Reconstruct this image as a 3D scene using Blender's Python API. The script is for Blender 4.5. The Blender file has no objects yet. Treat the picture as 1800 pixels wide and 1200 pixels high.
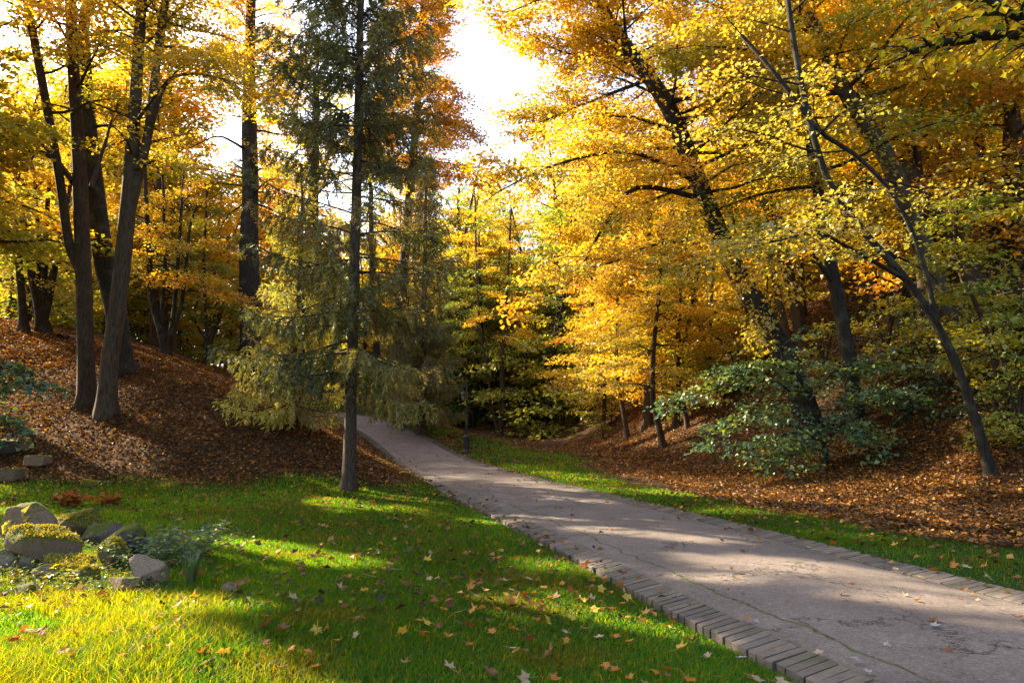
import bpy, math, random
import numpy as np
from mathutils import Vector

random.seed(11)
R = np.random.default_rng(11)
scene = bpy.context.scene
COL = scene.collection
rad = math.radians

# ------------------------------------------------------------------ camera, sky, sun, exposure
EYE = np.array([0.0, 0.0, 1.6])
PITCH = rad(6.6)
FPX = 1250.0                                   # focal length in pixels of an 1800 wide frame
cam_d = bpy.data.cameras.new("camera")
cam = bpy.data.objects.new("camera", cam_d)
COL.objects.link(cam)
cam.location = EYE
cam.rotation_euler = (rad(90) + PITCH, 0, 0)
cam_d.sensor_width = 36.0
cam_d.lens = 25.0
cam_d.clip_start = 0.1
cam_d.clip_end = 2000
scene.camera = cam

SUN_EL, SUN_AZ = 31.0, -56.0                   # degrees; azimuth from straight ahead, negative to the left
SDIR = np.array([math.sin(rad(SUN_AZ)) * math.cos(rad(SUN_EL)),
                 math.cos(rad(SUN_AZ)) * math.cos(rad(SUN_EL)), math.sin(rad(SUN_EL))])
world = bpy.data.worlds.new("World")
scene.world = world
world.use_nodes = True
wn = world.node_tree
bg = wn.nodes["Background"]
sky = wn.nodes.new("ShaderNodeTexSky")
sky.sky_type = 'NISHITA'
sky.sun_disc = False
sky.sun_elevation = rad(SUN_EL)
sky.sun_rotation = rad(SUN_AZ)
sky.air_density = 1.0
sky.dust_density = 3.0
wn.links.new(sky.outputs[0], bg.inputs[0])
bg.inputs[1].default_value = 0.12
sl = bpy.data.lights.new("sun", 'SUN')
sl.energy = 5.0
sl.angle = rad(0.5)
sl.color = (1.0, 0.85, 0.61)
so = bpy.data.objects.new("sun", sl)
COL.objects.link(so)
so.rotation_euler = Vector(SDIR).to_track_quat('Z', 'Y').to_euler()
so.location = (-30, 20, 40)

scene.view_settings.view_transform = 'Standard'
scene.view_settings.look = 'None'
scene.view_settings.gamma = 1.0
scene.view_settings.exposure = 2.12
scene.render.engine = 'CYCLES'
cy = scene.cycles
cy.max_bounces = 6
cy.diffuse_bounces = 3
cy.transmission_bounces = 4
cy.glossy_bounces = 2
cy.sample_clamp_indirect = 6.0
cy.use_denoising = True
cy.caustics_reflective = False
cy.caustics_refractive = False

# ------------------------------------------------------------------ terrain height
def sstep(a, b, x):
    t = np.clip((x - a) / (b - a), 0, 1)
    return t * t * (3 - 2 * t)

def smin(a, b, k):
    h = np.clip(0.5 + 0.5 * (b - a) / k, 0, 1)
    return b * (1 - h) + a * h - k * h * (1 - h)

def splus(x, k):
    return k * np.logaddexp(0, np.asarray(x, float) / k)

def smooth_curve(ks, vs, sig=1.2):
    ys = np.arange(-40, 130, 0.1)
    v = np.interp(ys, ks, vs)
    n = int(sig * 30)
    g = np.exp(-0.5 * (np.arange(-n, n + 1) / (sig * 10)) ** 2)
    g /= g.sum()
    return ys, np.convolve(np.pad(v, n, mode='edge'), g, mode='valid')

PX = smooth_curve([-40, -3, 2, 4.4, 6, 9.5, 13, 18, 22, 28, 33, 37, 44, 52, 60, 130],
                  [28, 5.4, 4.35, 3.8, 3.2, 2.35, 1.4, -.15, -1.3, -2.9, -4.3, -5.9, -9.4, -14.5, -21, -90])
PZ = smooth_curve([-40, 20, 25, 29, 33, 37, 44, 52, 60, 80, 130], [0, 0, .03, .1, .3, .9, 1.95, 2.5, 2.4, 2.0, 2.0], 1.5)
RF = smooth_curve([-40, 0, 8, 12, 19, 25, 30, 38, 50, 70, 130], [17, 14.5, 12.4, 11, 9.2, 8.2, 7.2, 5.2, 4.2, 3, 0], 2.0)
GW = ([-40, 0, 8, 11, 15, 20, 26, 33, 45, 60, 130], [6, 3.2, 2.3, 1.7, 1.25, 1.3, 3.0, 5.2, 6, 7, 8])

def pxc(y): return np.interp(y, *PX)
def pzc(y): return np.interp(y, *PZ)

def side_of(x, y):
    dy = (pxc(y + .3) - pxc(y - .3)) / .6
    return (x - pxc(y)) / np.sqrt(1 + dy * dy)

def hill_t(x, y):
    """positive inside the leafy bank on the near side of the path"""
    s = side_of(x, y)
    t1 = y - 17.6 - 0.12 * np.clip(-x - 9, 0, 8)
    t2 = (-s - 1.9) * 1.12
    return smin(t1, t2, 1.6)

def bumps(x, y):
    return (np.sin(x * .9 + 1.3 * np.sin(y * .53)) * np.sin(y * .8 + 1.1 * np.sin(x * .47 + 2)) * .045
            + np.sin(x * 2.3 + y * 1.1) * np.sin(y * 2.0 - x * .7 + 1) * .018)

def H(x, y):
    x = np.asarray(x, float); y = np.asarray(y, float)
    s = side_of(x, y)
    pz = pzc(y)
    vz = 0.05 * splus(y - 46, 3) + 0.10 * splus(y - 66, 5)
    vz = np.minimum(vz, 9 + 0 * vz)
    w = sstep(2.6, 9.0, s)
    z = pz * (1 - w) + np.minimum(vz, 30) * w
    t = splus(hill_t(x, y), .55)
    cap = 3.5 + 0.21 * np.clip(-x - 11.6, -8, 14) - 0.10 * splus(y - 33, 1.5)
    hill = smin(.47 * t, cap + 0.0 * t, 1.0)
    hill = np.where(hill_t(x, y) < -3, 0, np.maximum(hill, -1.5 * (y > 40)))
    z = z + hill - .03 + (1 - w) * np.minimum(.22 * splus(y - 52, 3), 9)
    f = splus(x - np.interp(y, *RF), 0.9)
    rise = smin(.76 * f, 16 + .05 * f, 5.0)
    z = z + np.maximum(rise, 0)
    off = sstep(1.9, 3.2, np.abs(s))
    z = z + bumps(x, y) * off
    # the road bed sits a little under the path sheet, the lawn a little over the kerb
    bed = pz - 0.13
    lawn = z + np.where(s < 0, -.035 + .07 * sstep(1.8, 4.5, -s), .05)
    k = sstep(1.56, 1.76, np.abs(s))
    z = np.where(np.abs(s) < 1.8, bed * (1 - k) + lawn * k, lawn)
    return z

def hz(x, y): return float(H(np.array([x]), np.array([y]))[0])

def ray(u, v):
    a, b = (u - 900) / FPX, (600 - v) / FPX
    return np.array([a, math.cos(PITCH) - b * math.sin(PITCH), math.sin(PITCH) + b * math.cos(PITCH)])

def at(u, v, Y):
    d = ray(u, v)
    return EYE + d * (Y / d[1])

def ground(u, v, far=140):
    d = ray(u, v)
    t = np.arange(2, far, .05)
    P = EYE + d[None] * t[:, None]
    under = P[:, 2] < H(P[:, 0], P[:, 1])
    i = int(np.argmax(under)) if under.any() else len(t) - 1
    p = P[i]
    return np.array([p[0], p[1], hz(p[0], p[1])])

# ------------------------------------------------------------------ mesh helpers
def np_mesh(name, V, faces, mat=None, tint=None, smooth=False, attrs=None):
    """faces: list of (n,k) index arrays; tint: per-vertex rgb"""
    me = bpy.data.meshes.new(name)
    V = np.ascontiguousarray(V, np.float32)
    me.vertices.add(len(V))
    me.vertices.foreach_set('co', V.ravel())
    faces = [np.asarray(f, np.int32) for f in faces if len(f)]
    loops = np.concatenate([f.ravel() for f in faces])
    tot = np.concatenate([np.full(len(f), f.shape[1], np.int32) for f in faces])
    start = np.concatenate([[0], np.cumsum(tot)[:-1]]).astype(np.int32)
    me.loops.add(len(loops))
    me.loops.foreach_set('vertex_index', loops)
    me.polygons.add(len(tot))
    me.polygons.foreach_set('loop_start', start)
    me.polygons.foreach_set('loop_total', tot)
    me.polygons.foreach_set('use_smooth', np.full(len(tot), smooth, bool))
    me.update(calc_edges=True)
    if tint is not None:
        a = me.attributes.new('tint', 'FLOAT_COLOR', 'POINT')
        c = np.ones((len(V), 4), np.float32)
        c[:, :3] = tint
        a.data.foreach_set('color', c.ravel())
    for k, arr in (attrs or {}).items():
        a = me.attributes.new(k, 'FLOAT', 'POINT')
        a.data.foreach_set('value', np.ascontiguousarray(arr, np.float32))
    if mat: me.materials.append(mat)
    return me

def link(name, me, parent=None):
    o = bpy.data.objects.new(name, me)
    COL.objects.link(o)
    if parent is not None: o.parent = parent
    return o

def tag(o, label=None, cat=None, group=None, kind=None):
    if label: o['label'] = label
    if cat: o['category'] = cat
    if group: o['group'] = group
    if kind: o['kind'] = kind
    return o

def thing(name, loc, label, cat, group=None):
    o = link(name, None)
    o.location = loc
    o.empty_display_size = .3
    return tag(o, label, cat, group)

class Geo:
    """collects vertex and face arrays"""
    def __init__(self): self.V, self.F, self.C, self.n = [], {}, [], 0
    def add(self, V, F, C=None):
        F = np.asarray(F)
        self.V.append(V)
        self.F.setdefault(F.shape[1], []).append(F + self.n)
        if C is not None: self.C.append(np.broadcast_to(C, (len(V), 3)))
        self.n += len(V)
    def mesh(self, name, mat, smooth=False):
        return np_mesh(name, np.concatenate(self.V), [np.concatenate(f) for f in self.F.values()], mat,
                       np.concatenate(self.C) if self.C else None, smooth)

def tube(pts, rr, k=6, wob=0.0, roots=0.0):
    pts = np.asarray(pts, float); rr = np.asarray(rr, float)
    n = len(pts)
    T = np.gradient(pts, axis=0)
    T /= np.linalg.norm(T, axis=1)[:, None] + 1e-9
    ref = np.array([1., 0, 0]) if abs(T[:, 0].mean()) < .8 else np.array([0, 1., 0])
    U = np.cross(T, ref); U /= np.linalg.norm(U, axis=1)[:, None] + 1e-9
    W = np.cross(T, U)
    a = np.linspace(0, 2 * np.pi, k, endpoint=False)
    r = rr[:, None] * np.ones(k)[None]
    if wob:
        r = r * (1 + wob * (np.sin(3 * a[None] + np.arange(n)[:, None] * .35 + R.random() * 6) * .6 + R.normal(0, .35, (n, k))))
    if roots:
        zz = np.clip(pts[:, 2], 0, 9)[:, None]
        lobes = .5 + .5 * np.cos(a[None] * 5 + 1.3 * np.sin(2 * a[None] + rr[0] * 40))
        r = r * (1 + roots * np.exp(-zz / .22) * lobes + .05 * np.cos(a[None] * 4 + pts[:, 2:3] * .7))
    V = pts[:, None] + r[..., None] * (np.cos(a)[None, :, None] * U[:, None] + np.sin(a)[None, :, None] * W[:, None])
    V = V.reshape(-1, 3)
    i = np.arange(n - 1)[:, None] * k; j = np.arange(k)[None]
    q = np.stack([i + j, i + (j + 1) % k, i + k + (j + 1) % k, i + k + j], -1).reshape(-1, 4)
    return V, q

def resample(pts, n):
    """Catmull-Rom through the points, n samples"""
    pts = np.asarray(pts, float)
    if len(pts) == 2:
        t = np.linspace(0, 1, n)[:, None]
        return pts[0] * (1 - t) + pts[1] * t
    P = np.vstack([2 * pts[0] - pts[1], pts, 2 * pts[-1] - pts[-2]])
    out = []
    for s in np.linspace(0, len(pts) - 1 - 1e-6, max(n, 8) * 4):
        i = int(s); t = s - i
        a, b, c, d = P[i], P[i + 1], P[i + 2], P[i + 3]
        out.append(.5 * (2 * b + (c - a) * t + (2 * a - 5 * b + 4 * c - d) * t * t + (3 * b - a - 3 * c + d) * t ** 3))
    out = np.array(out)
    l = np.concatenate([[0], np.cumsum(np.linalg.norm(np.diff(out, axis=0), axis=1))])
    q = np.linspace(0, l[-1], n)
    return np.stack([np.interp(q, l, out[:, k]) for k in range(3)], -1)

# ------------------------------------------------------------------ materials
def new_mat(name):
    m = bpy.data.materials.new(name); m.use_nodes = True
    nt = m.node_tree; nt.nodes.clear()
    out = nt.nodes.new('ShaderNodeOutputMaterial')
    return m, nt, out

def N(nt, typ, ins=None, **kw):
    n = nt.nodes.new(typ)
    for k, v in kw.items(): setattr(n, k, v)
    for k, v in (ins or {}).items():
        s = n.inputs[k]
        if hasattr(v, 'is_output') or isinstance(v, bpy.types.NodeSocket): nt.links.new(v, s)
        else: s.default_value = v
    return n

def ramp(nt, fac, stops):
    n = nt.nodes.new('ShaderNodeValToRGB')
    e = n.color_ramp.elements
    while len(e) < len(stops): e.new(.5)
    for i, (p, c) in enumerate(stops):
        e[i].position = p
        e[i].color = (c[0], c[1], c[2], 1) if hasattr(c, '__len__') else (c, c, c, 1)
    nt.links.new(fac, n.inputs[0])
    return n.outputs[0]

def mixc(nt, fac, a, b, mode='MIX'):
    n = nt.nodes.new('ShaderNodeMix'); n.data_type = 'RGBA'; n.blend_type = mode
    for sock, v in ((n.inputs[0], fac), (n.inputs[6], a), (n.inputs[7], b)):
        if isinstance(v, bpy.types.NodeSocket): nt.links.new(v, sock)
        elif hasattr(v, '__len__'): sock.default_value = (v[0], v[1], v[2], 1)
        else: sock.default_value = v
    return n.outputs[2]

def math_n(nt, op, a, b=None, c=None):
    n = nt.nodes.new('ShaderNodeMath'); n.operation = op
    for i, v in enumerate((a, b, c)):
        if v is None: continue
        if isinstance(v, bpy.types.NodeSocket): nt.links.new(v, n.inputs[i])
        else: n.inputs[i].default_value = v
    return n.outputs[0]

def leaf_mat(name, trans=.55, tboost=(1.25, 1.12, .6), gloss=.06, rough=.45, vary=0.0):
    """thin leaf: colour from the leaf's own tint, half reflected, half let through"""
    m, nt, out = new_mat(name)
    col = N(nt, 'ShaderNodeAttribute', attribute_name='tint').outputs['Color']
    if vary:
        rnd = N(nt, 'ShaderNodeObjectInfo').outputs['Random']
        h = N(nt, 'ShaderNodeHueSaturation', {'Color': col, 'Saturation': 1.0, 'Fac': 1.0})
        nt.links.new(math_n(nt, 'MULTIPLY_ADD', rnd, vary, .5 - vary / 2), h.inputs['Hue'])
        r2 = math_n(nt, 'FRACT', math_n(nt, 'MULTIPLY', rnd, 17.3))
        nt.links.new(math_n(nt, 'MULTIPLY_ADD', r2, .35, .82), h.inputs['Value'])
        col = h.outputs[0]
    d = N(nt, 'ShaderNodeBsdfDiffuse', {'Color': col})
    tc = mixc(nt, 1.0, col, tboost, 'MULTIPLY')
    t = N(nt, 'ShaderNodeBsdfTranslucent', {'Color': tc})
    mx = N(nt, 'ShaderNodeMixShader', {0: trans, 1: d.outputs[0], 2: t.outputs[0]})
    if gloss:
        g = N(nt, 'ShaderNodeBsdfGlossy', {'Color': (1, 1, 1, 1), 'Roughness': rough})
        mx = N(nt, 'ShaderNodeMixShader', {0: gloss, 1: mx.outputs[0], 2: g.outputs[0]})
    nt.links.new(mx.outputs[0], out.inputs[0])
    return m

def bark_mat(name, dark, light, lichen=(.16, .17, .10), lich=.5, scale=1.0):
    m, nt, out = new_mat(name)
    co = N(nt, 'ShaderNodeTexCoord').outputs['Object']
    mp = N(nt, 'ShaderNodeMapping', {'Vector': co, 'Scale': (9 * scale, 9 * scale, 1.6 * scale)}).outputs[0]
    n1 = N(nt, 'ShaderNodeTexNoise', {'Vector': mp, 'Scale': 2.0, 'Detail': 6.0, 'Roughness': .65}).outputs[0]
    n2 = N(nt, 'ShaderNodeTexNoise', {'Vector': co, 'Scale': 2.2, 'Detail': 5.0, 'Roughness': .6}).outputs[0]
    c = ramp(nt, n1, [(.32, dark), (.68, light)])
    lm = ramp(nt, n2, [(.52, 0.0), (.66, lich)])
    c = mixc(nt, lm, c, lichen)
    n3 = N(nt, 'ShaderNodeTexNoise', {'Vector': co, 'Scale': 28.0, 'Detail': 3.0}).outputs[0]
    c = mixc(nt, ramp(nt, n3, [(.66, 0.0), (.74, .55 * lich)]), c, (.34, .33, .29))
    bp = N(nt, 'ShaderNodeBump', {'Height': n1, 'Strength': .9, 'Distance': .035})
    p = N(nt, 'ShaderNodeBsdfPrincipled', {'Base Color': c, 'Roughness': .9, 'Normal': bp.outputs[0]})
    p.inputs['Specular IOR Level'].default_value = .2
    nt.links.new(p.outputs[0], out.inputs[0])
    return m

M_LEAF = leaf_mat('autumn_leaf')
M_LEAFV = leaf_mat('autumn_leaf_varied', vary=.02)
M_NEEDLE = leaf_mat('conifer_needle', trans=.42, gloss=.05)
M_GRASS = leaf_mat('grass_blade', trans=.62, tboost=(5.6, 2.5, .35), gloss=.012, rough=.4)
M_LITTER = leaf_mat('dead_leaf', trans=.22, gloss=.02, rough=.45)
M_GREENLEAF = leaf_mat('green_leaf', trans=.35, gloss=.06, rough=.5, tboost=(1.6, 1.3, .5))
M_BARK = bark_mat('maple_bark', (.024, .015, .009), (.088, .054, .032), lichen=(.12, .11, .06), lich=.3)
M_BARK_DARK = bark_mat('dark_bark', (.012, .010, .008), (.05, .04, .03), lich=.25)
M_BARK_PALE = bark_mat('pale_bark', (.034, .022, .014), (.12, .08, .05), lichen=(.13, .115, .075), lich=.35)
M_BARK_SPRUCE = bark_mat('spruce_bark', (.03, .021, .015), (.13, .088, .058), lichen=(.12, .11, .07), lich=.2, scale=1.6)

def ground_mat():
    m, nt, out = new_mat('forest_floor')
    co = N(nt, 'ShaderNodeTexCoord').outputs['Object']
    lit = N(nt, 'ShaderNodeAttribute', attribute_name='litter').outputs['Fac']
    n0 = N(nt, 'ShaderNodeTexNoise', {'Vector': co, 'Scale': 1.4, 'Detail': 8.0, 'Roughness': .7}).outputs[0]
    n1 = N(nt, 'ShaderNodeTexNoise', {'Vector': co, 'Scale': 26.0, 'Detail': 5.0, 'Roughness': .7}).outputs[0]
    grass = ramp(nt, n1, [(.3, (.012, .03, .006)), (.7, (.04, .085, .012))])
    vor = N(nt, 'ShaderNodeTexVoronoi', {'Vector': co, 'Scale': 9.0, 'Randomness': 1.0})
    sep = N(nt, 'ShaderNodeSeparateColor', {0: vor.outputs['Color']}).outputs[0]
    lv = ramp(nt, sep, [(0, (.05, .028, .014)), (.35, (.10, .05, .02)), (.7, (.20, .085, .022)), (1, (.28, .13, .035))])
    lv = mixc(nt, ramp(nt, vor.outputs['Distance'], [(.3, 0.0), (.75, 1.0)]), lv, (.035, .022, .014))
    soil = ramp(nt, n0, [(.35, (.02, .014, .009)), (.7, (.06, .038, .02))])
    brown = mixc(nt, .62, soil, lv)
    c = mixc(nt, lit, grass, brown)
    bp = N(nt, 'ShaderNodeBump', {'Height': n1, 'Strength': .8, 'Distance': .05})
    p = N(nt, 'ShaderNodeBsdfPrincipled', {'Base Color': c, 'Roughness': .95, 'Normal': bp.outputs[0]})
    p.inputs['Specular IOR Level'].default_value = .1
    nt.links.new(p.outputs[0], out.inputs[0])
    return m

def asphalt_mat():
    m, nt, out = new_mat('worn_asphalt')
    co = N(nt, 'ShaderNodeTexCoord').outputs['Object']
    ac = N(nt, 'ShaderNodeAttribute', attribute_name='across').outputs['Fac']
    big = N(nt, 'ShaderNodeTexNoise', {'Vector': co, 'Scale': .9, 'Detail': 6.0, 'Roughness': .62}).outputs[0]
    fine = N(nt, 'ShaderNodeTexNoise', {'Vector': co, 'Scale': 130.0, 'Detail': 3.0, 'Roughness': .8}).outputs[0]
    mid = N(nt, 'ShaderNodeTexNoise', {'Vector': co, 'Scale': 12.0, 'Detail': 5.0, 'Roughness': .7}).outputs[0]
    c = ramp(nt, big, [(.3, (.130, .102, .084)), (.55, (.182, .145, .120)), (.75, (.225, .180, .148))])
    c = mixc(nt, .5, c, ramp(nt, fine, [(.32, .30), (.5, .5), (.68, .78)]), 'OVERLAY')
    c = mixc(nt, .45, c, ramp(nt, mid, [(.3, .30), (.7, .64)]), 'OVERLAY')
    agg = N(nt, 'ShaderNodeTexVoronoi', {'Vector': co, 'Scale': 62.0, 'Randomness': 1.0})
    aggc = N(nt, 'ShaderNodeSeparateColor', {0: agg.outputs['Color']}).outputs[0]
    c = mixc(nt, .55, c, ramp(nt, aggc, [(0, .28), (.7, .5), (1, .78)]), 'OVERLAY')
    stain = N(nt, 'ShaderNodeTexNoise', {'Vector': co, 'Scale': .35, 'Detail': 7.0, 'Roughness': .7}).outputs[0]
    c = mixc(nt, ramp(nt, stain, [(.54, 0.0), (.66, .45)]), c, (.085, .067, .053))
    # cracks: edges of large warped cells, only in places
    warp = N(nt, 'ShaderNodeTexNoise', {'Vector': co, 'Scale': 2.6, 'Detail': 6.0, 'Roughness': .7}).outputs['Color']
    wv = N(nt, 'ShaderNodeVectorMath', {0: warp, 1: (.5, .5, .5)}, operation='SUBTRACT').outputs[0]
    wv = N(nt, 'ShaderNodeVectorMath', {0: wv, 'Scale': .9}, operation='SCALE').outputs[0]
    cv = N(nt, 'ShaderNodeVectorMath', {0: co, 1: wv}, operation='ADD').outputs[0]
    vor = N(nt, 'ShaderNodeTexVoronoi', {'Vector': cv, 'Scale': .62}, feature='DISTANCE_TO_EDGE').outputs['Distance']
    where = N(nt, 'ShaderNodeTexNoise', {'Vector': co, 'Scale': .55, 'Detail': 2.0}).outputs[0]
    crack = math_n(nt, 'MULTIPLY', ramp(nt, vor, [(.0, 1.0), (.011, 0.0)]), ramp(nt, where, [(.46, 0.0), (.56, 1.0)]))
    # the long crack and the mossy seam along the kerb
    wob = N(nt, 'ShaderNodeTexNoise', {'Vector': co, 'Scale': 1.1, 'Detail': 7.0, 'Roughness': .65}).outputs[0]
    pos = math_n(nt, 'MULTIPLY_ADD', wob, .32, -.92)
    dist = math_n(nt, 'ABSOLUTE', math_n(nt, 'SUBTRACT', ac, pos))
    longc = ramp(nt, dist, [(.004, 1.0), (.010, 0.0)])
    allc = math_n(nt, 'MAXIMUM', crack, math_n(nt, 'MULTIPLY', longc, ramp(nt, mid, [(.38, 0.0), (.5, 1.0)])))
    seam = ramp(nt, math_n(nt, 'ABSOLUTE', ac), [(.955, 0.0), (.99, 1.0)])
    mossn = N(nt, 'ShaderNodeTexNoise', {'Vector': co, 'Scale': 7.0, 'Detail': 6.0, 'Roughness': .75}).outputs[0]
    mossm = math_n(nt, 'MULTIPLY', math_n(nt, 'MAXIMUM', seam, ramp(nt, dist, [(.01, .9), (.03, 0.0)])), ramp(nt, mossn, [(.46, 0.0), (.58, 1.0)]))
    c = mixc(nt, allc, c, (.02, .018, .014))
    c = mixc(nt, mossm, c, (.085, .095, .02))
    hgt = math_n(nt, 'SUBTRACT', math_n(nt, 'MULTIPLY_ADD', fine, .35, mid), math_n(nt, 'MULTIPLY', allc, .8))
    bp = N(nt, 'ShaderNodeBump', {'Height': hgt, 'Strength': .6, 'Distance': .014})
    p = N(nt, 'ShaderNodeBsdfPrincipled', {'Base Color': c, 'Roughness': .8, 'Normal': bp.outputs[0]})
    p.inputs['Specular IOR Level'].default_value = .35
    nt.links.new(p.outputs[0], out.inputs[0])
    return m

def brick_mat():
    m, nt, out = new_mat('kerb_brick')
    co = N(nt, 'ShaderNodeTexCoord').outputs['Object']
    t = N(nt, 'ShaderNodeAttribute', attribute_name='tint').outputs['Color']
    n1 = N(nt, 'ShaderNodeTexNoise', {'Vector': co, 'Scale': 22.0, 'Detail': 7.0, 'Roughness': .7}).outputs[0]
    n2 = N(nt, 'ShaderNodeTexNoise', {'Vector': co, 'Scale': 2.5, 'Detail': 5.0, 'Roughness': .6}).outputs[0]
    c = mixc(nt, .6, t, ramp(nt, n1, [(.3, .3), (.7, .7)]), 'OVERLAY')
    c = mixc(nt, ramp(nt, n2, [(.44, 0.0), (.66, .75)]), c, (.075, .072, .035))
    bp = N(nt, 'ShaderNodeBump', {'Height': n1, 'Strength': .5, 'Distance': .012})
    p = N(nt, 'ShaderNodeBsdfPrincipled', {'Base Color': c, 'Roughness': .85, 'Normal': bp.outputs[0]})
    nt.links.new(p.outputs[0], out.inputs[0])
    return m

def rock_mat(name, base, base2, moss):
    m, nt, out = new_mat(name)
    co = N(nt, 'ShaderNodeTexCoord').outputs['Object']
    geo = N(nt, 'ShaderNodeNewGeometry')
    up = N(nt, 'ShaderNodeSeparateXYZ', {0: geo.outputs['Normal']}).outputs[2]
    n1 = N(nt, 'ShaderNodeTexNoise', {'Vector': co, 'Scale': 9.0, 'Detail': 8.0, 'Roughness': .7}).outputs[0]
    n2 = N(nt, 'ShaderNodeTexNoise', {'Vector': co, 'Scale': 60.0, 'Detail': 4.0, 'Roughness': .7}).outputs[0]
    c = mixc(nt, n1, base, base2)
    c = mixc(nt, .6, c, ramp(nt, n2, [(.3, .25), (.7, .75)]), 'OVERLAY')
    k = math_n(nt, 'MULTIPLY_ADD', up, .55, math_n(nt, 'MULTIPLY', n1, .9))
    mk = ramp(nt, k, [(1.02 - moss * .75, 0.0), (1.16 - moss * .75, 1.0)])
    mc = ramp(nt, n2, [(.3, (.045, .06, .008)), (.7, (.16, .15, .02))])
    c = mixc(nt, mk, c, mc)
    h = math_n(nt, 'MULTIPLY_ADD', n2, .5, n1)
    bp = N(nt, 'ShaderNodeBump', {'Height': h, 'Strength': .8, 'Distance': .03})
    p = N(nt, 'ShaderNodeBsdfPrincipled', {'Base Color': c, 'Roughness': .9, 'Normal': bp.outputs[0]})
    p.inputs['Specular IOR Level'].default_value = .2
    nt.links.new(p.outputs[0], out.inputs[0])
    return m

def iron_mat():
    m, nt, out = new_mat('black_painted_iron')
    co = N(nt, 'ShaderNodeTexCoord').outputs['Object']
    n1 = N(nt, 'ShaderNodeTexNoise', {'Vector': co, 'Scale': 14.0, 'Detail': 5.0}).outputs[0]
    c = ramp(nt, n1, [(.3, (.008, .009, .009)), (.7, (.022, .023, .024))])
    p = N(nt, 'ShaderNodeBsdfPrincipled', {'Base Color': c, 'Roughness': .5})
    nt.links.new(p.outputs[0], out.inputs[0])
    return m

def glass_mat():
    m, nt, out = new_mat('lamp_glass')
    p = N(nt, 'ShaderNodeBsdfPrincipled', {'Base Color': (.8, .8, .75, 1), 'Roughness': .25, 'Transmission Weight': .85})
    nt.links.new(p.outputs[0], out.inputs[0])
    return m

# ------------------------------------------------------------------ ground sheet
def axis(a, b, fine0, fine1, step, grow=1.12):
    mid = list(np.arange(fine0, fine1 + 1e-6, step))
    lo, s = [fine0], step
    while lo[-1] > a: s = min(s * grow, 15); lo.append(lo[-1] - s)
    hi, s = [mid[-1]], step
    while hi[-1] < b: s = min(s * grow, 15); hi.append(hi[-1] + s)
    return np.array(lo[:0:-1] + mid + hi[1:])

def litter_mask(x, y):
    """1 where dead leaves cover the ground, 0 on mown grass"""
    s = side_of(x, y)
    nz = .5 * np.sin(x * 1.7 + np.sin(y * 1.1) * 1.5) + .35 * np.sin(y * 2.9 + x * .6) + .25 * np.sin(x * 4.1 - y * 1.3)
    left = sstep(-.5, .7, hill_t(x, y) + .3 * nz)
    g = np.interp(y, *GW)
    right = sstep(-.35, .75, (s - 1.75 - g) + .35 * nz)
    berm = sstep(32, 38, y) * sstep(-.2, .3, nz) * .8 * (s > 1.7)
    return np.clip(np.maximum(np.maximum(left, np.where(s > 0, right, 0)), berm), 0, 1)

gx = axis(-260, 260, -7, 8, .14, 1.05)
gy = axis(-60, 420, 1.5, 30, .16, 1.05)
GX, GY = np.meshgrid(gx, gy)
GZ = H(GX, GY)
nx, ny = len(gx), len(gy)
V = np.stack([GX, GY, GZ], -1).reshape(-1, 3)
i, j = np.meshgrid(np.arange(nx - 1), np.arange(ny - 1))
b0 = (j * nx + i).ravel()
F = np.stack([b0, b0 + 1, b0 + nx + 1, b0 + nx], -1)
tag(link('ground', np_mesh('ground', V, [F], ground_mat(), smooth=True,
    attrs={'litter': litter_mask(GX, GY).ravel()})), kind='structure')

# the asphalt path and its brick kerbs
pys = np.concatenate([np.arange(-14, 30, .2), np.arange(30, 75, .4)])
def path_frame(y):
    dx = (pxc(y + .3) - pxc(y - .3)) / .6
    l = np.sqrt(1 + dx * dx)
    return np.stack([1 / l, -dx / l], -1)        # unit vector pointing to the right of the path
HW = 1.36
ac = np.linspace(-1, 1, 15)
nrm = path_frame(pys)
PV = np.zeros((len(pys), len(ac), 3))
PV[..., 0] = pxc(pys)[:, None] + nrm[:, 0:1] * ac[None] * HW
PV[..., 1] = pys[:, None] + nrm[:, 1:2] * ac[None] * HW
PV[..., 2] = pzc(pys)[:, None] + .012 + .045 * (1 - ac[None] ** 2) + .006 * np.sin(pys * 1.9)[:, None] * np.cos(ac * 2)[None]
n, k = len(pys), len(ac)
i, j = np.meshgrid(np.arange(k - 1), np.arange(n - 1))
b0 = (j * k + i).ravel()
tag(link('path', np_mesh('path', PV.reshape(-1, 3), [np.stack([b0, b0 + 1, b0 + k + 1, b0 + k], -1)], asphalt_mat(), smooth=True,
    attrs={'across': np.broadcast_to(ac[None], (n, k)).ravel()})), kind='structure')

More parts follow.
